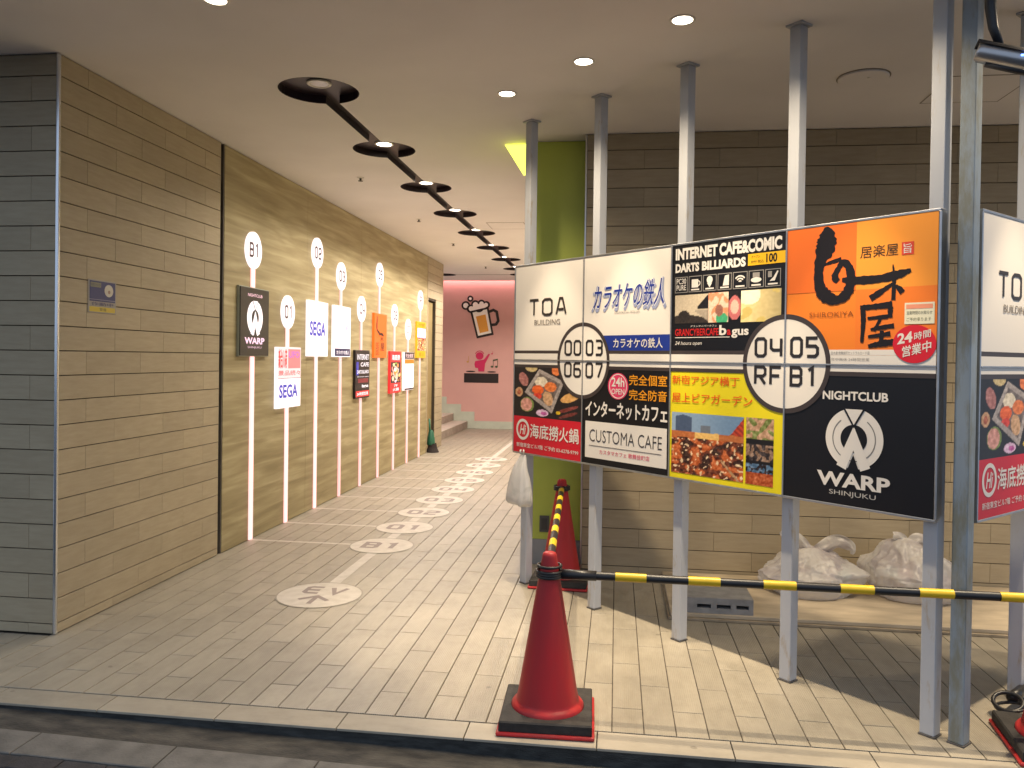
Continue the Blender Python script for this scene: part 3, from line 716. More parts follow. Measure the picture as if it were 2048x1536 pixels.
def room(s, t):
    c = (206, 190, 164)
    if t < .34-.25*abs(s-.3): c = (52, 44, 40)
    if s > .68 and t > .48-.0 and t < .55+1.3*(s-.68): c = (26, 24, 28)
    if .60 < s and t < .46 and t > .46-.9*(s-.55): c = (170, 156, 138)
    if blob(s, t, .28, .25, .18, .2): c = (44, 38, 36)
    k = nz(s, t, 20, 2)*18; return tuple(x+k for x in c)
def manga(s, t):
    c = (236, 206, 180) if nz(s, t, 4, 3) > -.1 else (240, 150, 110)
    if blob(s, t, .68, .12, .3, .2): c = (70, 170, 120)
    if blob(s, t, .55, .4, .2, .2): c = (150, 100, 84)
    k = nz(s, t, 18, 2)*24; return tuple(x+k for x in c)
def dart(s, t):
    c = (26, 22, 26)
    if blob(s, t, .5, .42, .55, .42): c = (200, 110, 110)
    if blob(s, t, .5, .45, .35, .25): c = (244, 190, 170)
    k = nz(s, t, 18, 5)*16; return tuple(x+k for x in c)
def sofa(s, t):
    g = 1-.25*s; c = (250*g, 226*g, 160*g)
    if blob(s, t, .2, .85, .3, .3): c = (255, 246, 214)
    if nz(s, t, 3, 4) > .25: c = (214, 190, 110)
    k = nz(s, t, 10, 6)*12; return tuple(x+k for x in c)
def art_building(cv, w_):      # white building panel, upper, floor 00
    cv.stroke('TOA', .166, 2.008, .586, 2.136, ink((48, 42, 40)), 3, .14, .30)
    cv.text('BUILDING', .232, 1.944, .518, 1.982, ink((120, 110, 100)), 3, .0)
    corner_disc(cv, w_, '00', True, True, w1=w_)
def art_karaoke(cv, w_):       # upper, floor 03
    cv.text('カラオケの鉄人', .085, 2.005, .735, 2.195, ink((150, 158, 190)), 2, .055, .25, slope=.012)
    cv.text('カラオケの鉄人', .095, 2.025, .725, 2.195, ink((232, 232, 238)), 3, .03, .25, slope=.012)
    cv.text('カラオケの鉄人', .098, 2.030, .722, 2.192, NAVY, 4, .012, .25, slope=.012)
    cv.text('KARAOKE NO TETSUJIN', .30, 1.995, .52, 2.012, GRY, 3)
    cv.rect(.18, ZM+.069, w_, 1.858, NAVY, 1, 'blue_band')
    cv.text('カラオケの鉄人', .292, 1.776, .716, 1.838, WHT, 3, .022)
    corner_disc(cv, 0, '03', True, False, w1=w_)
def art_hotpot(cv, w_):        # lower, floor 06
    cv.photo(0, 1.270, w_, ZM-.004, 110, 96, food, 1)
    cv.rect(0, 1.0, w_, 1.270, RED, 1, 'red_band')
    cv.ring(.112, 1.172, .058, .078, WHT, 3, 'round_logo'); cv.text('Hi', .075, 1.135, .150, 1.208, WHT, 3, .02, .3)
    cv.text('海底撈火鍋', .200, 1.118, .728, 1.220, WHT, 3, .03)
    cv.text('新宿東宝ビル7階 ご予約 03-6278-9799', .040, 1.040, .728, 1.072, WHT, 3, .015)
    corner_disc(cv, w_, '06', False, True, w1=w_)
def art_netcafe(cv, w_):       # lower, floor 07
    cv.ell(.340, 1.528, .092, .086, PNK, 2, 'round_badge'); cv.ring(.340, 1.528, .074, .080, WHT, 3, 'round_badge')
    cv.text('24h', .282, 1.525, .398, 1.585, WHT, 4, .02); cv.text('OPEN', .282, 1.475, .398, 1.512, WHT, 4, .01)
    cv.text('完全個室', .440, 1.540, .756, 1.606, GLD, 3, .03); cv.text('完全防音', .440, 1.447, .756, 1.512, GLD, 3, .03)
    cv.text('インターネットカフェ', .038, 1.318, .760, 1.420, WHT, 3, .045)
    cv.rect(.036, 1.040, .760, 1.285, WHT, 1, 'white_field')
    cv.text('CUSTOMA CAFE', .078, 1.150, .722, 1.232, ink((60, 56, 58)), 3, -.008)
    cv.rect(.075, 1.120, .718, 1.1245, ink((90, 86, 86)), 3, 'rule')
    cv.text('カスタマカフェ 歌舞伎町店', .176, 1.072, .622, 1.102, ink((214, 70, 104)), 3, .01)
    corner_disc(cv, 0, '07', False, False, w1=w_)
def art_comic(cv, w_):         # upper, floor 04
    cv.text('INTERNET', .030, 2.298, .338, 2.366, WHT, 3, .05); cv.text('CAFE&COMIC', .350, 2.296, .756, 2.368, WHT, 3, .05)
    cv.text('DARTS', .030, 2.222, .208, 2.276, WHT, 3, .05); cv.text('BILLIARDS', .228, 2.222, .530, 2.276, WHT, 3, .05)
    cv.rect(.544, 2.224, w_, 2.287, ink((238, 184, 30)), 2, 'price_tag'); cv.text('100', .660, 2.232, .728, 2.280, BLK, 3, .03); cv.text('30分 税込', .562, 2.234, .645, 2.252, BLK, 3)
    cv.text('オープン', .566, 2.262, .62, 2.278, BLK, 3)
    for i in range(7):
        u = .028+i*.1045; z0, z1 = 2.102, 2.196; cv.gid += 1
        for r in ((u, z0, u+.096, z0+.004), (u, z1-.004, u+.096, z1), (u, z0+.004, u+.004, z1-.004), (u+.092, z0+.004, u+.096, z1-.004)): cv.rect(*r, GRY, 2, 'icon')
        c = u+.048
        if i: cv.rect(u+.018, z0+.010, u+.078, z0+.018, WHT, 3, 'icon')
        if i == 0: cv.text('PC30', u+.012, z0+.052, u+.084, z0+.084, WHT, 3, .01); cv.text('PURE', u+.012, z0+.014, u+.084, z0+.046, WHT, 3, .01)
        if i == 1: cv.rect(c-.026, z0+.026, c+.022, z0+.074, WHT, 3, 'icon'); cv.ring(c+.022, z0+.05, .010, .016, WHT, 3, 'icon')
        if i == 2:
            cv.ell(c, z0+.064, .021, .022, WHT, 3, 'icon'); cv.poly([(c-.018, z0+.046), (c, z0+.02), (c+.018, z0+.046)], WHT, 3, 'icon')
        if i == 3: cv.poly([(c-.012, z0+.024), (c+.030, z0+.024), (c+.030, z0+.084), (c+.002, z0+.080)], WHT, 3, 'icon')
        if i == 4:
            for r in (.012, .026, .040): cv.ring(c, z0+.032, r-.005, r+.003, WHT, 3, 'icon', 40, 140, 12)
        if i == 5: cv.ell(c, z0+.042, .034, .014, WHT, 3, 'icon'); cv.rect(c-.022, z0+.056, c+.022, z0+.082, GRY, 3, 'icon')
        if i == 6: cv.rect(c-.030, z0+.05, c-.006, z0+.082, GRY, 3, 'icon'); cv.poly([(c-.02, z0+.03), (c+.012, z0+.03), (c+.034, z0+.08), (c+.026, z0+.082), (c+.004, z0+.05)], WHT, 3, 'icon')
    cv.photo(.030, 1.920, .276, 2.088, 40, 30, room, 1); cv.photo(.278, 1.920, .418, 2.090, 24, 28, manga, 1); cv.photo(.420, 1.930, .500, 2.092, 16, 30, dart, 1); cv.photo(.502, 1.916, .756, 2.090, 36, 28, sofa, 1)
    cv.text('グランサイバーカフェ', .15, 1.896, .34, 1.908, WHT, 3, 0, .2)
    cv.text('GRANCYBERCAFE', .034, 1.846, .354, 1.888, ink((196, 34, 34)), 3, .02); cv.text('b', .358, 1.846, .408, 1.904, WHT, 3, .03); cv.text('a', .412, 1.846, .438, 1.878, ink((196, 34, 34)), 3, .03); cv.text('gus', .442, 1.830, .556, 1.880, WHT, 3, .03)
    cv.rect(.034, 1.834, .430, 1.838, WHT, 3, 'rule'); cv.text('24 hours open', .034, 1.786, .236, 1.814, WHT, 3, 0, .25)
    corner_disc(cv, w_, '04', True, True, w1=w_)
def z8(x, y): return (.21+(x-800)*.00103, 2.374-(y-90)*.00103-(x-800)*.00002)
def art_izakaya(cv, w_):       # upper, floor 05
    O2, O3 = ink((232, 112, 38)), ink((240, 152, 52))
    cv.rect(0, 2.055, .385, 2.386, O2, 1, 'orange_field'); cv.rect(.385, 2.055, w_, 2.386, O3, 1, 'orange_field'); cv.rect(.385, ZM+.05, w_, 2.055, ink((236, 124, 40)), 1, 'orange_field')
    k = ink((24, 18, 20))
    def b(*q, seed=0): cv.brush([(*z8(x, y), wd*.00103) for x, y, wd in q], k, 3+seed*.1, seed=seed)
    b((812, 84, 14), (818, 120, 80), (812, 180, 104), (785, 250, 62), (776, 320, 52), (790, 390, 64), (830, 428, 62), (880, 440, 40), (925, 410, 52), (945, 350, 44), (935, 290, 40), (905, 262, 30), (880, 290, 26), (862, 330, 34), (880, 352, 26), seed=1)
    b((806, 268, 10), (850, 256, 18), (895, 246, 22), seed=2)
    b((900, 345, 20), (960, 352, 38), (1080, 350, 36), (1170, 335, 40), (1228, 318, 16), seed=3)
    b((1146, 288, 6), (1152, 350, 16), (1150, 450, 22), seed=4); b((1150, 372, 10), (1100, 405, 24), (1042, 440, 32), seed=5); b((1160, 385, 14), (1178, 400, 24), (1192, 418, 26), seed=6)
    b((1004, 470, 24), (1010, 540, 26), (1004, 645, 16), seed=7); b((1006, 482, 26), (1080, 476, 26), (1146, 470, 34), seed=8); b((1138, 480, 26), (1136, 530, 22), seed=9); b((1030, 532, 14), (1128, 524, 20), seed=10)
    b((1046, 584, 12), (1100, 574, 20), (1156, 566, 22), seed=11); b((1092, 535, 14), (1062, 590, 16), seed=12); b((1100, 588, 18), (1096, 650, 24), seed=13); b((1034, 618, 14), (1140, 602, 22), seed=14); b((1036, 662, 18), (1100, 648, 28), (1162, 640, 30), seed=15)
    cv.text('居楽屋', .405, 2.205, .590, 2.262, ink((70, 48, 30)), 3, -.005)
    cv.rect(.606, 2.203, .662, 2.262, ink((214, 70, 48)), 3, 'seal'); cv.text('旨', .615, 2.210, .653, 2.255, WHT, 4)
    cv.text('SHIROKIYA', .138, 1.928, .376, 1.953, ink((150, 84, 30)), 3)
    cv.rect(.242, ZM+.048, w_, ZM+.074, WHT, 2, 'white_band'); cv.text('白木屋 歌舞伎町セントラルロード店', .262, ZM+.050, .46, ZM+.066, GRY, 3)
    corner_disc(cv, 0, '05', True, False, line=False, w1=w_)
    cv.text('年中無休 24時間営業', .262, ZM+.018, .46, ZM+.034, GRY, 3)
    cv.rect(.625, 1.882, .760, 1.980, ink((226, 222, 196)), 4, 'paper_note'); cv.rect(.632, 1.952, .752, 1.972, ink((232, 150, 120)), 5, 'paper_note'); cv.text('営業時間のお知らせ', .635, 1.925, .750, 1.942, ink((110, 110, 90)), 5)
    cv.text('ご予約承ります', .635, 1.895, .745, 1.912, ink((130, 130, 100)), 5)
    cv.ell(.672, 1.790, .099, .088, ink((208, 30, 48)), 6, 'round_sticker'); cv.text('24', .594, 1.788, .664, 1.838, WHT, 7, .03, slope=.012); cv.text('時間', .672, 1.806, .746, 1.842, WHT, 7, .02, slope=.016); cv.text('営業中', .618, 1.728, .748, 1.778, WHT, 7, .03, slope=.03)
def art_beer(cv, w_):          # lower, floor RF
    cv.text('新宿アジア横丁', .018, 1.560, .500, 1.612, ink((226, 92, 24)), 3, .02); cv.text('屋上ビアガーデン', .018, 1.452, .586, 1.510, ink((226, 92, 24)), 3, .02)
    cv.photo(.018, 1.032, .534, 1.392, 110, 84, garden, 1); cv.photo(.550, 1.030, .724, 1.394, 44, 90, dishes, 1)
    corner_disc(cv, w_, 'RF', False, True, w1=w_)
def warp_logo(cv, u, z, r, wm, km, l=2):
    cv.ell(u, z, r, r, wm, l, 'round_logo', n=64)
    gm = ink((120, 118, 116)); cv.ring(u, z, r*.72, r*.755, gm, l+1, 'logo_line', 128, 285, 40); cv.ring(u, z, r*.72, r*.755, gm, l+1, 'logo_line', -60, 52, 40)
    cv.ell(u, z, r*.46, r*.46, km, l+2, 'round_logo')
    v, f = ribbon([(u-r*.42, z-r*.98), (u, z+r*.02), (u+r*.42, z-r*.98)], r*.36); cv.raw(v, f, wm, l+3, 'round_logo')
    cv.poly([(u-r*.22, z-r*1.08), (u+r*.22, z-r*1.08), (u, z-r*.52)], km, l+4, 'round_logo')
    cv.poly([(u-r*.42, z+r*1.05), (u+r*.42, z+r*1.05), (u, z+r*.34)], km, l+3, 'round_logo'); cv.poly([(u-r*.30, z+r*.97), (u+r*.30, z+r*.97), (u, z+r*.46)], wm, l+4, 'round_logo')
def art_club(cv, w_):          # lower, floor B1
    cv.text('NIGHTCLUB', .220, 1.516, .556, 1.560, WHT, 3, .03)
    warp_logo(cv, .388, 1.330, .148, WHT, BLK, 2)
    cv.text('WARP', .196, 1.086, .572, 1.158, WHT, 3, .035); cv.text('SHINJUKU', .264, 1.040, .504, 1.070, ink((190, 186, 180)), 3, 0)
    corner_disc(cv, 0, 'B1', False, False, w1=w_)
M_alu = pm('aluminium_frame', (.50, .51, .53), .35, .9, var=.1, vscale=20)
M_dkside = pm('sign_side_dark', (.12, .115, .11), .45, .5, var=.2, vscale=8)
def board(name, org, ua, n, edges, arts, label, posts, base, closed_ends):
    t = thing(name, base, label, 'sign board')
    org = Vector(org); ua = Vector(ua); n = Vector(n)
    Mx = Matrix((ua, n, Vector((0, 0, 1)))).transposed().to_4x4(); Mx.translation = org
    u0, u1 = edges[0], edges[-1]
    MB().box((u0-.006, -.048, .996), (u1+.006, -.012, 2.390), .002, Mx).build('case', M_dkside, t)
    fr = MB().box((u0-.008, -.050, 2.386), (u1+.008, .003, 2.398), .002, Mx).box((u0-.008, -.050, .988), (u1+.008, .003, .9995), .002, Mx)
    fr.box((u0-.012, -.050, .9997), (u0-.0005, .003, 2.3858), .002, Mx).box((u1+.0005, -.050, .9997), (u1+.012, .003, 2.3858), .002, Mx)
    fr.box((u0, -.010, ZM-.004), (u1, .0056, ZM+.0038), .001, Mx); fr.build('frame', M_alu, t)
    for a in edges[1:-1]:
        for z0, z1 in ((1.0, ZM-.0042), (ZM+.004, 2.3858)): MB().box((a-.0045, -.010, z0), (a+.0045, .0052, z1), .001, Mx).build('divider', M_alu, t)
    for i in range(len(edges)-1):
        a, b = edges[i], edges[i+1]
        for up in (1, 0):
            fn, basec, lb = arts[i][0 if up else 1]
            z0, z1 = (ZM+.004, 2.3858) if up else (1.0, ZM-.0042)
            p = MB().box((a+.002, -.0115, z0), (b-.002, 0, z1), .0008, Mx).build('panel', basec, t); tag(p, lb)
            cv = Canvas(org+ua*a, ua, (0, 0, 1), p, step=.0005); cv.o += n*.0006
            fn(cv, b-a-.002); cv.flush()
    for q in posts: post(t, *q)
    return t
eA = [-4.768, -4.010, -3.231, -2.447, -1.675]
cA = 5.21
ARTS = [((art_building, WHT, 'white panel with the building name'), (art_hotpot, BLK, 'hot pot picture panel with a red band')),
        ((art_karaoke, WHT, 'white karaoke panel with a blue band'), (art_netcafe, BLK, 'black internet cafe panel with a white field')),
        ((art_comic, BLK, 'black panel with white headline, icons and photos'), (art_beer, YEL, 'yellow beer garden panel with photos')),
        ((art_izakaya, ORG, 'orange panel with black brush lettering'), (art_club, BLK, 'black nightclub panel with a round white logo'))]
boardA = board('sign_board', (cA/2, cA/2, 0), A_U, A_N, eA, ARTS, 'long tenant sign board of eight panels on grey posts, facing left', [(-.66, 5.985), (-.13, 5.455), (.40, 4.928), (.93, 4.40), (1.447, 3.858)], (.4, 4.93, 0), True)
eB = [3.842, 4.60, 5.38]
boardB = board('sign_board', (-1.1, 1.1, 0), B_U, B_N, eB, ARTS[:2], 'tenant sign board on the right of the corner posts, cut by the picture edge', [(1.545, 3.79, M_post2), (2.05, 4.36), (2.585, 4.89)], (2.0, 4.33, 0), True)

# ------------------------------------------------------------------ light-up floor signs on the wood-print wall
GLOW = lin((255, 214, 210))
M_tube = pm('glow_pole', (.3, .25, .25), .4, emit=(.95, .48, .46), es=1)
M_tube2 = pm('glow_pole_far', (.3, .25, .25), .4, emit=(.72, .33, .315), es=1)
M_disc = pm('glow_disc', (.3, .28, .28), .4, emit=(1, .84, .83), es=.82)
M_side = pm('lightbox_side', (.5, .48, .44), .4)
eW, eK, eN, eR, eO, eY = ink((255, 240, 240), .8), ink((22, 18, 14)), ink((60, 60, 190), .5), ink((236, 50, 50), .6), ink((250, 110, 30), .62), ink((255, 176, 30), .62)
eB_, eP = ink((26, 20, 80), .5), ink((190, 110, 190), .6)
def g_b1(cv):
    warp_logo(cv, .285, .345, .158, eW, eK, 1); cv.text('NIGHTCLUB', .14, .535, .43, .562, ink((240, 190, 200), .9), 2); cv.text('WARP', .08, .105, .48, .165, ink((240, 190, 210), .9), 2, .03); cv.text('SHINJUKU', .14, .062, .42, .085, ink((220, 180, 200), .7), 2)
def g_01(cv):
    cv.rect(.005, .30, .575, .605, ink((250, 206, 206), .7), 1); cv.text('新台入荷', .02, .40, .22, .585, eR, 2, .03); cv.rect(.25, .395, .56, .59, ink((240, 130, 130), .6), 2); cv.text('UFO', .26, .50, .54, .57, eP, 3, .04)
    cv.text('景品続々', .02, .325, .56, .375, eR, 2, .02); cv.rect(.01, .293, .57, .299, ink((110, 60, 90)), 2); cv.text('SEGA', .04, .10, .50, .235, eN, 2, .03)
def g_02(cv): cv.text('SEGA', .03, .225, .50, .385, eN, 2, .03)
def g_03(cv):
    cv.text('カラオケの鉄人', .03, .32, .54, .385, ink((150, 90, 150), .7), 2, .01, .2); cv.rect(.02, .01, .56, .10, eB_, 1); cv.text('カラオケの鉄人', .08, .03, .52, .078, eW, 2, .01)
def g_04(cv):
    for i, (z0, z1) in enumerate(((.50, .57), (.41, .465), (.32, .365), (.27, .285))): cv.text(('INTERNET', 'CAFE', 'DARTS BILLIARDS', '24 hours open')[i], .06 if i != 1 else .2, z0, .54, z1, ink((236, 226, 230), .7), 2, .02)
    cv.rect(.03, .30, .12, .47, ink((60, 60, 180), .5), 1); cv.rect(.10, .20, .52, .255, ink((130, 40, 44), .6), 1); cv.text('bagus', .26, .125, .52, .18, eW, 2, .02); cv.rect(.02, .02, .56, .095, eR, 1); cv.text('24時間営業', .06, .035, .52, .08, eW, 2, .01)
def g_05(cv):
    k = ink((60, 20, 10)); cv.brush([(.12, .58, .02), (.10, .45, .05), (.12, .38, .03), (.22, .34, .04), (.24, .30, .02)], k, 2); cv.brush([(.22, .33, .02), (.34, .33, .04), (.42, .31, .02)], k, 2.5); cv.text('木', .26, .23, .42, .30, k, 2, .02); cv.text('屋', .28, .10, .46, .21, k, 2, .02); cv.text('居楽屋', .06, .03, .2, .22, ink((120, 50, 20)), 2)
def g_06(cv):
    cv.photo(.03, .15, .55, .46, 40, 26, lambda s, t: tuple(x*1.1 for x in food(s*.9, t)), 1, emit=.6); cv.text('海底撈', .08, .49, .50, .57, eW, 2, .03); cv.text('7F', .2, .09, .4, .125, eW, 2); cv.text('火鍋', .14, .03, .46, .075, eW, 2, .03)
def g_07(cv):
    cv.rect(.01, .495, .57, .60, ink((34, 28, 26)), 1); cv.text('完全個室', .06, .515, .52, .58, ink((226, 190, 190), .9), 2, .01); cv.rect(.01, .42, .57, .49, ink((232, 130, 36), .6), 1); cv.text('CUSTOMA', .12, .27, .46, .31, ink((214, 150, 150), .9), 2); cv.text('CAFE', .12, .22, .32, .25, ink((226, 180, 180), .9), 2); cv.rect(.01, .005, .57, .03, ink((34, 28, 26)), 1)
def g_rf(cv):
    cv.photo(.01, .12, .57, .50, 40, 30, lambda s, t: tuple(x*1.15 for x in (garden(s, t*.95) if t < .6 else (150, 140, 190))), 1, emit=.6); cv.text('アジア横丁', .08, .53, .5, .58, ink((200, 80, 20), .8), 2, .02); cv.text('屋上', .12, .03, .46, .09, ink((220, 120, 20), .8), 2, .02)
GS = [(2.655, 1.692, 2.305, eK, g_b1, 'black panel with a round white logo, nearest'), (2.137, 1.172, 1.780, eW, g_01, 'white and red panel hung low, second from the pillar'),
      (2.837, 1.691, 2.300, eW, g_02, 'white panel with blue letters, disc set high'), (2.66, 1.688, 2.298, eW, g_03, 'white panel with a navy band along its foot'),
      (2.315, 1.155, 1.778, ink((30, 24, 28)), g_04, 'black panel with white lettering hung low'), (2.844, 1.682, 2.298, eO, g_05, 'orange panel with black strokes'),
      (2.317, 1.158, 1.780, eR, g_06, 'red panel with a food picture'), (2.136, 1.172, 1.774, eW, g_07, 'white panel with black and orange header'), (2.657, 1.684, 2.295, eY, g_rf, 'yellow panel with a picture, farthest')]
for k, (zd, z0, z1, base, fn, lb) in enumerate(GS):
    y = YS[k]; hw = .29
    t = thing('floor_sign', (XL, y, 0), 'light-up floor sign %s: %s' % (FLR[k], lb), 'floor sign', 'light-up floor signs on the panel wall')
    tb = M_tube if k < 3 else M_tube2
    MB().box((XL+.0005, y-.033, .004), (XL+.016, y+.033, z0-.001), .002).build('pole', tb, t)
    MB().box((XL+.0005, y-.033, z1+.001), (XL+.016, y+.033, zd-.155), .002).build('pole', tb, t)
    n = 40; P = [(y+.158*math.cos(2*math.pi*i/n), zd+.168*math.sin(2*math.pi*i/n)) for i in range(n)]
    v = [(XL+.0005, a, b) for a, b in P]+[(XL+.020, a, b) for a, b in P]
    d = mk('number_disc', v, [tuple(n+i for i in range(n))]+[(i, (i+1) % n, n+(i+1) % n, n+i) for i in range(n)], M_disc, t)
    cv = Canvas((XL+.0206, y, zd), (0, 1, 0), (0, 0, 1), d, step=.0008); cv.stroke(FLR[k], -.098, -.068, .098, .068, ink((60, 34, 44)), 1, .16, .42); cv.flush()
    p = MB().box((XL+.0005, y-hw, z0), (XL+.034, y+hw, z1), .003).build('light_panel', base, t)
    if base in (eK,): MB().box((XL+.004, y-hw-.008, z0-.008), (XL+.026, y+hw+.008, z0-.0005)).box((XL+.004, y-hw-.008, z1+.0005), (XL+.026, y+hw+.008, z1+.008)).box((XL+.004, y-hw-.008, z0-.0005), (XL+.026, y-hw-.0005, z1+.0005)).box((XL+.004, y+hw+.0005, z0-.0005), (XL+.026, y+hw+.008, z1+.0005)).build('panel_frame', pm('panel_frame_grey', (.32, .34, .28), .4), t)
    cv = Canvas((XL+.0346, y-hw, z0), (0, 1, 0), (0, 0, 1), p, step=.001); fn(cv); cv.flush()

# small sticker on the left pillar
stk = MB().box((XL+.001, 4.648, 1.955), (XL+.0035, 4.932, 2.168), .0008).build('notice_plate', ink((150, 146, 140)))
tag(stk, 'small blue and yellow notice on the tiled left pillar', 'notice')
cv = Canvas((XL+.004, 4.648, 1.955), (0, 1, 0), (0, 0, 1), stk, step=.0006)
cv.rect(.012, .075, .272, .205, ink((44, 52, 108)), 1, 'blue_field'); cv.rect(.012, .008, .272, .040, ink((196, 172, 62)), 1, 'yellow_field'); cv.ell(.205, .150, .045, .040, ink((196, 192, 180)), 2, 'round_mark'); cv.ell(.207, .142, .013, .012, ink((150, 120, 110)), 3, 'round_mark')
cv.rect(.02, .165, .125, .196, ink((130, 130, 112)), 2, 'pale_field'); cv.text('防犯カメラ', .025, .170, .118, .190, ink((60, 64, 90)), 3); cv.text('作動中', .03, .048, .25, .070, ink((60, 60, 110)), 2, .01); cv.rect(.012, .085, .272, .088, ink((150, 150, 170)), 2, 'rule'); cv.text('警備', .11, .014, .18, .034, ink((96, 100, 60)), 2); cv.flush()

# ------------------------------------------------------------------ traffic cones and bars
M_cone = pm('cone_red', (.50, .020, .024), .45, spec=.35, var=.2, vscale=7, bump=.06, bscale=40, vcol2=(.36, .030, .030), stretch=(1, 1, .35))
M_rubber = pm('weight_rubber', (.030, .027, .025), .75, var=.4, vscale=18, bump=.2, bscale=90)
M_bkplastic = pm('black_plastic', (.014, .014, .016), .38)
M_byellow = pm('bar_yellow', (.70, .46, .015), .35, var=.06, vscale=20)
def cone(x, y, rot, label):
    t = thing('traffic_cone', (x, y, 0), label, 'traffic cone', 'red traffic cones')
    Rm = Matrix.Translation((x, y, 0)) @ Matrix.Rotation(rot, 4, 'Z')
    MB().box((-.222, -.222, .002), (.222, .222, .020), .008, Rm).build('base', M_cone, t)
    # square rubber weight with a round hole
    n = 48; V = []; Fc = []; s_ = .210
    def sq(a):
        c_, q = math.cos(a), math.sin(a); m = max(abs(c_), abs(q)); return s_*c_/m, s_*q/m
    angs = [2*math.pi*i/n+math.pi/4 for i in range(n)]
    prof = [('s', 0, .0215), ('s', 0, .060), ('s', .006, .0665), ('c', .172, .0665), ('c', .170, .0215)]
    for kd, o_, z in prof:
        for a in angs:
            if kd == 's': q = sq(a); f_ = (s_-o_)/s_; V.append(Rm @ Vector((q[0]*f_, q[1]*f_, z)))
            else: V.append(Rm @ Vector((o_*math.cos(a), o_*math.sin(a), z)))
    for i in range(len(prof)-1):
        for k in range(n): Fc.append((i*n+k, i*n+(k+1) % n, (i+1)*n+(k+1) % n, (i+1)*n+k))
    mk('rubber_weight', V, Fc, M_rubber, t)
    pr_ = [(.169, .021), (.171, .058), (.170, .074), (.162, .084), (.152, .090), (.148, .094), (.146, .104), (.139, .135), (.036, .760), (.0345, .772), (.030, .783), (.020, .789), (.001, .790)]
    autosmooth(MB().lathe((x, y, 0), pr_, 48).build('body', M_cone, t), 40)
    return t
cone(-.302, 3.748, .03, 'red traffic cone standing at the kerb in the foreground')
cone(-.400, 6.035, -.05, 'red traffic cone farther back beside the green column')
cone(1.965, 3.79, -.14, 'red traffic cone base cut by the right picture edge')
def barpole(name, a, b, label, period=.333, yel=.143, first=.0, r=.0195, rings=True, tilt=None):
    a, b = Vector(a), Vector(b); d = (b-a).normalized(); Ln = (b-a).length
    t = thing(name, a, label, 'cone bar', 'black and yellow cone bars')
    MB().tube([a, b], r, 16).build('bar', M_bkplastic, t, False)
    for p_ in t.children: autosmooth(p_, 50)
    s_ = first
    while s_+yel < Ln-.05:
        autosmooth(MB().tube([a+d*s_, a+d*(s_+yel)], r+.0012, 16).build('yellow_band', M_byellow, t), 50); s_ += period
    return t
def barring(t, c, r, nrm=(0, 0, 1), rad=.008, hgt=True):
    nrm = Vector(nrm).normalized(); a = nrm.orthogonal().normalized(); b = nrm.cross(a)
    mb = MB()
    for dz in ((-.011, 0, .011) if hgt else (0,)):
        mb.tube([Vector(c)+nrm*dz+(a*math.cos(2*math.pi*k/32)+b*math.sin(2*math.pi*k/32))*r for k in range(32)], rad, 8, closed=True)
    return mb.build('end_ring', M_bkplastic, t, True)
ZB = .688
bA = barpole('cone_bar', (-.24, 3.735, ZB), (1.90, 3.715, ZB), 'black and yellow striped bar crossing the foreground between two cones', first=.247)
barring(bA, (-.302, 3.748, ZB), .060); barring(bA, (1.965, 3.79, ZB), .060)
MB().tube([(-.25, 3.738, ZB), (-.08, 3.734, ZB)], .0235, 16).build('sleeve', M_bkplastic, bA, True)
bB = barpole('cone_bar', (-.397, 5.97, ZB+.035), (-.306, 3.815, ZB+.035), 'striped bar running back from the foreground cone to the far cone', first=.06)
barring(bB, (-.400, 6.035, ZB+.035), .056); barring(bB, (-.302, 3.748, ZB+.036), .055, rad=.007, hgt=False)
# third bar, its ring end resting by the right cone
bC = barpole('cone_bar', (1.945, 4.17, .075), (3.05, 5.40, .022), 'bar end with an open ring lying beside the right cone base', first=.45)
barring(bC, (1.895, 4.11, .075), .062, (-.25, -.35, 1), .010, False); barring(bC, (1.905, 4.10, .055), .066, (-.15, .1, 1), .008, False)
MB().tube([(1.935, 4.16, .074), (2.03, 4.265, .077)], .026, 14).build('sleeve', M_bkplastic, bC, True)

# ------------------------------------------------------------------ rubbish corner
M_board = pm('pale_board', (.50, .42, .31), .6, var=.22, vscale=3.5, bump=.1, bscale=30, stretch=(1, 3, 1))
plat = thing('board_platform', (1.6, 5.85, 0), 'low pale board platform along the back wall under the bags', 'platform')
MB().box((.36, 5.295, .002), (3.6, 6.345, .018), .002).build('lower_board', pm('board_edge', (.34, .28, .2), .65, var=.3, vscale=6), plat)
MB().box((.375, 5.318, .0195), (3.58, 6.343, .043), .003).build('upper_board', M_board, plat)
M_blk = pm('grey_block', (.27, .27, .275), .7, var=.2, vscale=14, bump=.15, bscale=80)
# block with three slots through its front face
bx0, bx1, by0, by1, bz0, bz1 = .475, .905, 5.335, 5.66, .0435, .145
us = [bx0, .545, .635, .672, .762, .797, .877, bx1]; zsl = [bz0, .078, .104, bz1]; V = []; Fc = []
def quad(*p): k_ = len(V); V.extend(p); Fc.append((k_, k_+1, k_+2, k_+3))
for i in range(7):
    for j in range(3):
        x0, x1, z0, z1 = us[i], us[i+1], zsl[j], zsl[j+1]
        if j == 1 and i in (1, 3, 5):
            d_ = by0+.09
            quad((x0, d_, z0), (x1, d_, z0), (x1, d_, z1), (x0, d_, z1)); quad((x0, by0, z0), (x1, by0, z0), (x1, d_, z0), (x0, d_, z0)); quad((x0, by0, z1), (x0, d_, z1), (x1, d_, z1), (x1, by0, z1))
            quad((x0, by0, z0), (x0, d_, z0), (x0, d_, z1), (x0, by0, z1)); quad((x1, by0, z0), (x1, by0, z1), (x1, d_, z1), (x1, d_, z0))
        else: quad((x0, by0, z0), (x1, by0, z0), (x1, by0, z1), (x0, by0, z1))
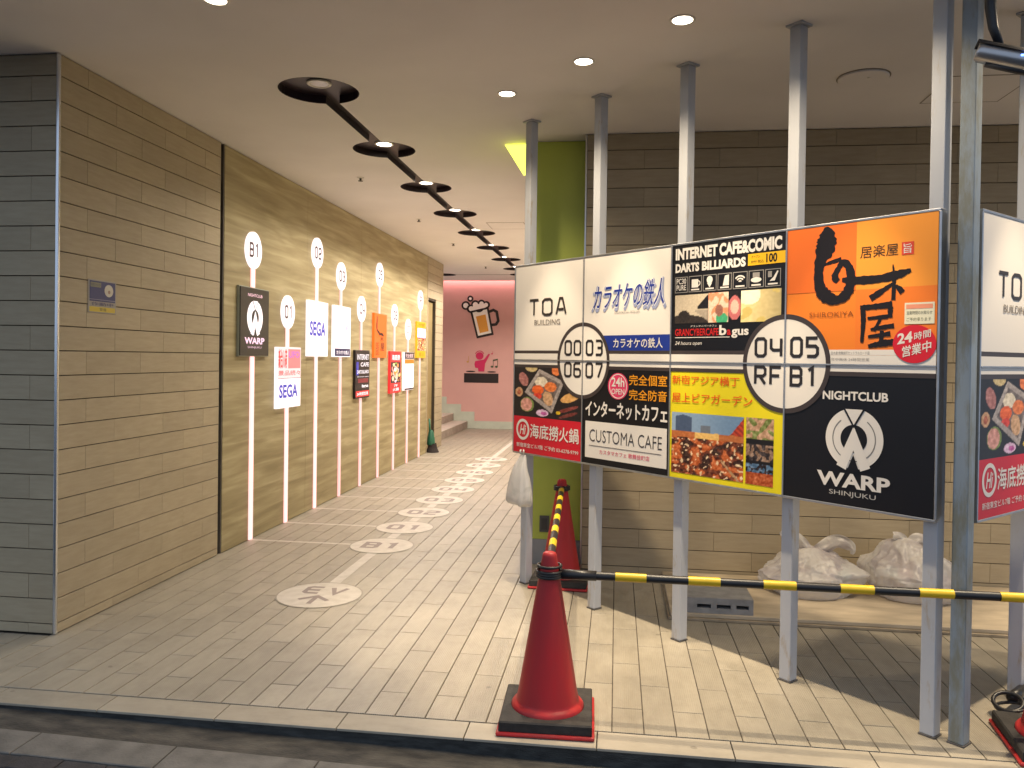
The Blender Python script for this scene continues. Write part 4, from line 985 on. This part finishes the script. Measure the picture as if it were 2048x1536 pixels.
quad((bx0, by0, bz1), (bx1, by0, bz1), (bx1, by1, bz1), (bx0, by1, bz1)); quad((bx0, by0, bz0), (bx0, by0, bz1), (bx0, by1, bz1), (bx0, by1, bz0)); quad((bx1, by0, bz0), (bx1, by1, bz0), (bx1, by1, bz1), (bx1, by0, bz1)); quad((bx0, by1, bz0), (bx1, by1, bz0), (bx1, by1, bz1), (bx0, by1, bz1))
tag(mk('concrete_block', V, Fc, M_blk), 'grey block with three dark slots on the board platform', 'block')
def bagmat(name, c1, c2, clear=.22):
    m, N, L, b = newmat(name); g = N.new('ShaderNodeNewGeometry')
    n = N.new('ShaderNodeTexNoise'); n.inputs['Scale'].default_value = 5.5; n.inputs['Detail'].default_value = 4; n.inputs['Distortion'].default_value = .8; L.new(g.outputs['Position'], n.inputs[0])
    cr = N.new('ShaderNodeValToRGB'); e = cr.color_ramp.elements; e[0].position = .36; e[0].color = (*c2, 1); e[1].position = .52; e[1].color = (*c1, 1); L.new(n.outputs[0], cr.inputs[0]); L.new(cr.outputs[0], b.inputs['Base Color'])
    b.inputs['Roughness'].default_value = .27; b.inputs['Specular IOR Level'].default_value = .6
    w1 = N.new('ShaderNodeTexNoise'); w1.inputs['Scale'].default_value = 13; w1.inputs['Detail'].default_value = 3; w1.inputs['Distortion'].default_value = 2.0; L.new(g.outputs['Position'], w1.inputs[0])
    bp = N.new('ShaderNodeBump'); bp.inputs['Strength'].default_value = .2; bp.inputs['Distance'].default_value = .012; L.new(w1.outputs[0], bp.inputs['Height']); L.new(bp.outputs[0], b.inputs['Normal'])
    tr = N.new('ShaderNodeBsdfTranslucent'); L.new(cr.outputs[0], tr.inputs[0]); ms = N.new('ShaderNodeMixShader'); ms.inputs[0].default_value = .4
    L.new(b.outputs[0], ms.inputs[1]); L.new(tr.outputs[0], ms.inputs[2]); tp = N.new('ShaderNodeBsdfTransparent'); mt = N.new('ShaderNodeMixShader'); fr_ = N.new('ShaderNodeLayerWeight'); fr_.inputs[0].default_value = .25
    mr = N.new('ShaderNodeMapRange'); mr.inputs[3].default_value = clear; mr.inputs[4].default_value = 0; L.new(fr_.outputs['Facing'], mr.inputs[0]); L.new(mr.outputs[0], mt.inputs[0])
    L.new(ms.outputs[0], mt.inputs[1]); L.new(tp.outputs[0], mt.inputs[2]); L.new(mt.outputs[0], N['Material Output'].inputs[0])
    MATS[name] = m; return m
M_bag = bagmat('bag_plastic', (.84, .82, .80), (.60, .56, .58))
def rubbish_bag(x, y, z, rx, ry, h, seed, lean, label, ears):
    t = thing('rubbish_bag', (x, y, z), label, 'rubbish bag', 'white rubbish bags')
    bm = bmesh.new(); bmesh.ops.create_icosphere(bm, subdivisions=6, radius=1)
    for v in bm.verts:
        d = v.co.copy(); a = math.atan2(d.y, d.x); q = (d.z+1)/2
        rad = math.sqrt(max(0, 1-d.z*d.z))
        if d.z > 0: rad *= 1-.38*max(0, q-.5)*1.6
        if d.z < 0: rad = rad**.55 if rad > 0 else 0
        zz = max(0, q-.12)/.88
        zz = zz**.9
        fl = nz(math.cos(a)*4.2, math.sin(a)*4.2, 1, seed)
        fold = (.05+.16*q)*(.5-abs(fl)*1.9)*.55+.03*q*nz(math.cos(a)*11, math.sin(a)*11+q*1.5, 1, seed+3)
        cr_ = lambda f_, sd: (1-min(1, abs(noise.noise(d*f_+Vector((sd, seed, -sd))))*2.2))**3
        big = .22*noise.noise(d*1.25+Vector((seed, 0, 0)))+.07*noise.noise(d*2.4+Vector((0, seed, 0)))+.045*cr_(2.0, 1.7)-.030*cr_(2.7, 5.2)+.012*cr_(4.5, 8.1)-.006*cr_(8.0, 3.3)
        k = 1+fold+big
        px, py = d.x/max(1e-6, math.hypot(d.x, d.y))*rad*rx*k, d.y/max(1e-6, math.hypot(d.x, d.y))*rad*ry*k
        pz = h*(zz*(1+.6*big))
        if zz > .86: pz += h*.10*(zz-.86)/.14
        v.co = Vector((x+px+lean[0]*zz, y+py+lean[1]*zz, z+.001+max(0, pz)))
    mb = MB(); mb.bm(bm); mb.build('bag', M_bag, t, True)
    rn = random.Random(int(seed*10))
    for i in range(9):
        a = rn.uniform(0, 6.28); d_ = rn.uniform(.3, .72); c_ = Vector((x+math.cos(a)*rx*d_, y+math.sin(a)*ry*d_-.02, z+h*rn.uniform(.16, .5))); b2 = bmesh.new(); bmesh.ops.create_icosphere(b2, subdivisions=2, radius=1)
        for v in b2.verts: v.co = c_+Vector((v.co.x*rn.uniform(.05, .06), v.co.y*.05, v.co.z*.045))*(1+.3*noise.noise(v.co*2+Vector((i, 0, seed))))
        kc = [(.10, .30, .34), (.50, .22, .22), (.22, .24, .34), (.45, .36, .22), (.12, .12, .14), (.30, .16, .24)][i % 6]; q2 = MB(); q2.bm(b2); q2.build('contents', pm('waste_%d' % (i % 6), kc, .6), t, True)
    top = Vector((x+lean[0], y+lean[1], z+h*1.04))
    for i, pts in enumerate(ears):
        q = catmull([(*(top+Vector(p[:3])), p[3]) for p in pts], 6); V = []; Fc = []; m = 7
        for j, c in enumerate(q):
            p = Vector(c[:3]); nx = Vector(q[min(j+1, len(q)-1)][:3])-Vector(q[max(j-1, 0)][:3]); sd = nx.cross(Vector((0, 1, .2))).normalized()
            for s_ in range(m):
                u = s_/(m-1)*2-1; V.append(p+sd*u*c[3]/2+Vector((0, -.022*math.cos(u*2.4+i)-.012*math.sin(u*7+j*.5), 0)))
        for j in range(len(q)-1):
            for s_ in range(m-1): Fc.append((j*m+s_, j*m+s_+1, (j+1)*m+s_+1, (j+1)*m+s_))
        mk('tied_ear', V, Fc, M_bag, t, True)
    return t
PZ = .0435
rubbish_bag(1.39, 5.98, PZ, .35, .27, .31, 2.3, (.02, 0), 'white rubbish bag with knotted ears, left on the board platform', [[(0, 0, -.04, .05), (-.07, -.01, .03, .09), (-.16, -.02, .085, .09), (-.215, -.02, .07, .06)], [(0, 0, -.04, .05), (.09, -.02, .01, .09), (.18, -.03, .055, .10), (.27, -.03, .02, .07), (.29, -.02, -.03, .04)]])
rubbish_bag(2.16, 6.00, PZ, .34, .27, .36, 6.1, (-.08, .02), 'white rubbish bag behind the corner posts, right on the platform', [[(0, 0, -.04, .05), (-.05, -.01, .02, .10), (-.11, -.02, .04, .07)], [(0, 0, -.04, .05), (.06, 0, .02, .09), (.13, 0, .02, .07)]])
# white carrier bag hung on the first post
M_cbag = bagmat('carrier_plastic', (.76, .75, .74), (.56, .57, .56), .15)
t = thing('carrier_bag', (-.70, 5.90, .61), 'white plastic carrier bag hanging on the first sign post', 'bag')
V = []; Fc = []; n = 48; prof = [(.985, .022), (.965, .034), (.93, .05), (.88, .072), (.82, .095), (.76, .112), (.71, .124), (.67, .130), (.64, .128), (.622, .112), (.614, .07), (.612, .0)]
for zi, (z, r) in enumerate(prof):
    for k in range(n):
        a = 2*math.pi*k/n; f_ = 1+.16*nz(math.cos(a)*2.2, math.sin(a)*2.2, 1, 4)+.10*nz(math.cos(a)*5, math.sin(a)*5+z*4, 1, 9)
        sag = .02*nz(math.cos(a)*1.5, math.sin(a)*1.5, 1, 2) if z < .7 else 0
        V.append(Vector((-.675, 5.885, z+sag))+A_U*(r*f_*math.cos(a)*1.05)+A_N*(.035*min(1, (1-z)*9)+r*f_*math.sin(a)*.50))
for i in range(len(prof)-1):
    for k in range(n): Fc.append((i*n+k, (i+1)*n+k, (i+1)*n+(k+1) % n, i*n+(k+1) % n))
b_ = mk('bag', V, Fc, M_cbag, t, True)
c0 = Vector((-.675, 5.885, .985))+A_N*.02
MB().tube([c0+A_U*.015, c0+A_U*.02+Vector((0, 0, .03)), Vector((-.66, 5.985, 1.02))+A_N*.042, c0-A_U*.02+Vector((0, 0, .03)), c0-A_U*.015], .007, 8).build('handles', M_cbag, t, True)

# ------------------------------------------------------------------ security camera under the ceiling at the right
t = thing('security_camera', (1.60, 3.62, ZC), 'silver cylindrical camera with a blue light under the ceiling at the right edge', 'camera')
M_sil = pm('camera_silver', (.42, .42, .44), .3, .85); M_dk = pm('camera_dark', (.02, .02, .024), .4)
c0, c1 = Vector((1.50, 3.64, 3.035)), Vector((1.86, 3.56, 2.905)); dd = (c1-c0).normalized()
autosmooth(MB().tube([c0, c0+dd*.012, c1-dd*.012, c1], [.034, .042, .042, .036], 28).build('housing', M_sil, t), 40)
sdv = Vector((0, 0, 1)).cross(dd).normalized(); upv = dd.cross(sdv).normalized()
if upv.z < 0: upv = -upv
v = []
for s_ in (0, 1):
    for k in range(9):
        a = math.radians(30+120*k/8); p = (c0-dd*.01 if s_ == 0 else c1+dd*.03)
        v.append(p+sdv*math.cos(a)*.050+upv*math.sin(a)*.050)
o = mk('sun_shield', v, [(k, k+1, 9+k+1, 9+k) for k in range(8)], M_dk, t); so = o.modifiers.new('s', 'SOLIDIFY'); so.thickness = .004
MB().tube([c0+dd*.05-upv*.042, c0+dd*.28-upv*.042], .014, 10).build('under_rail', M_dk, t, True)
MB().tube([Vector((1.545, 3.635, ZC-.002)), Vector((1.545, 3.635, ZC-.014))], .05, 20).build('mount_plate', M_dk, t)
MB().tube([Vector((1.545, 3.635, ZC-.01)), Vector((1.55, 3.635, 3.22)), Vector((1.562, 3.632, 3.13)), c0+dd*.075+upv*.045], [.024, .022, .020, .016], 12).build('bracket', M_dk, t, True)
led = c0+dd*.165-Vector((0, 1, 0))*.0425+upv*.006
MB().box((led.x-.011, led.y-.004, led.z-.003), (led.x+.011, led.y+.004, led.z+.003), .001).build('status_light', pm('blue_led', (.05, .1, .6), .3, emit=(.08, .22, 1), es=6), t)

# ------------------------------------------------------------------ broom in the far doorway
t = thing('broom', (-3.26, 13.92, 0), 'small green broom with dark bristles leaning by the far doorway', 'broom')
M_bg = pm('broom_green', (.02, .13, .075), .45, var=.2, vscale=12)
MB().tube([(-3.305, 13.90, .60), (-3.29, 13.91, .30)], .018, 10).build('handle', M_bg, t, True)
MB().lathe((-3.275, 13.92, 0), [(.02, .40), (.045, .36), (.065, .26), (.075, .16), (.07, .13), (.001, .13)], 18).build('head', M_bg, t, True)
MB().lathe((-3.25, 13.93, 0), [(.072, .16), (.085, .08), (.12, .004), (.001, .004)], 18).build('bristles', pm('bristle_dark', (.022, .015, .014), .8, bump=.5, bscale=80), t)
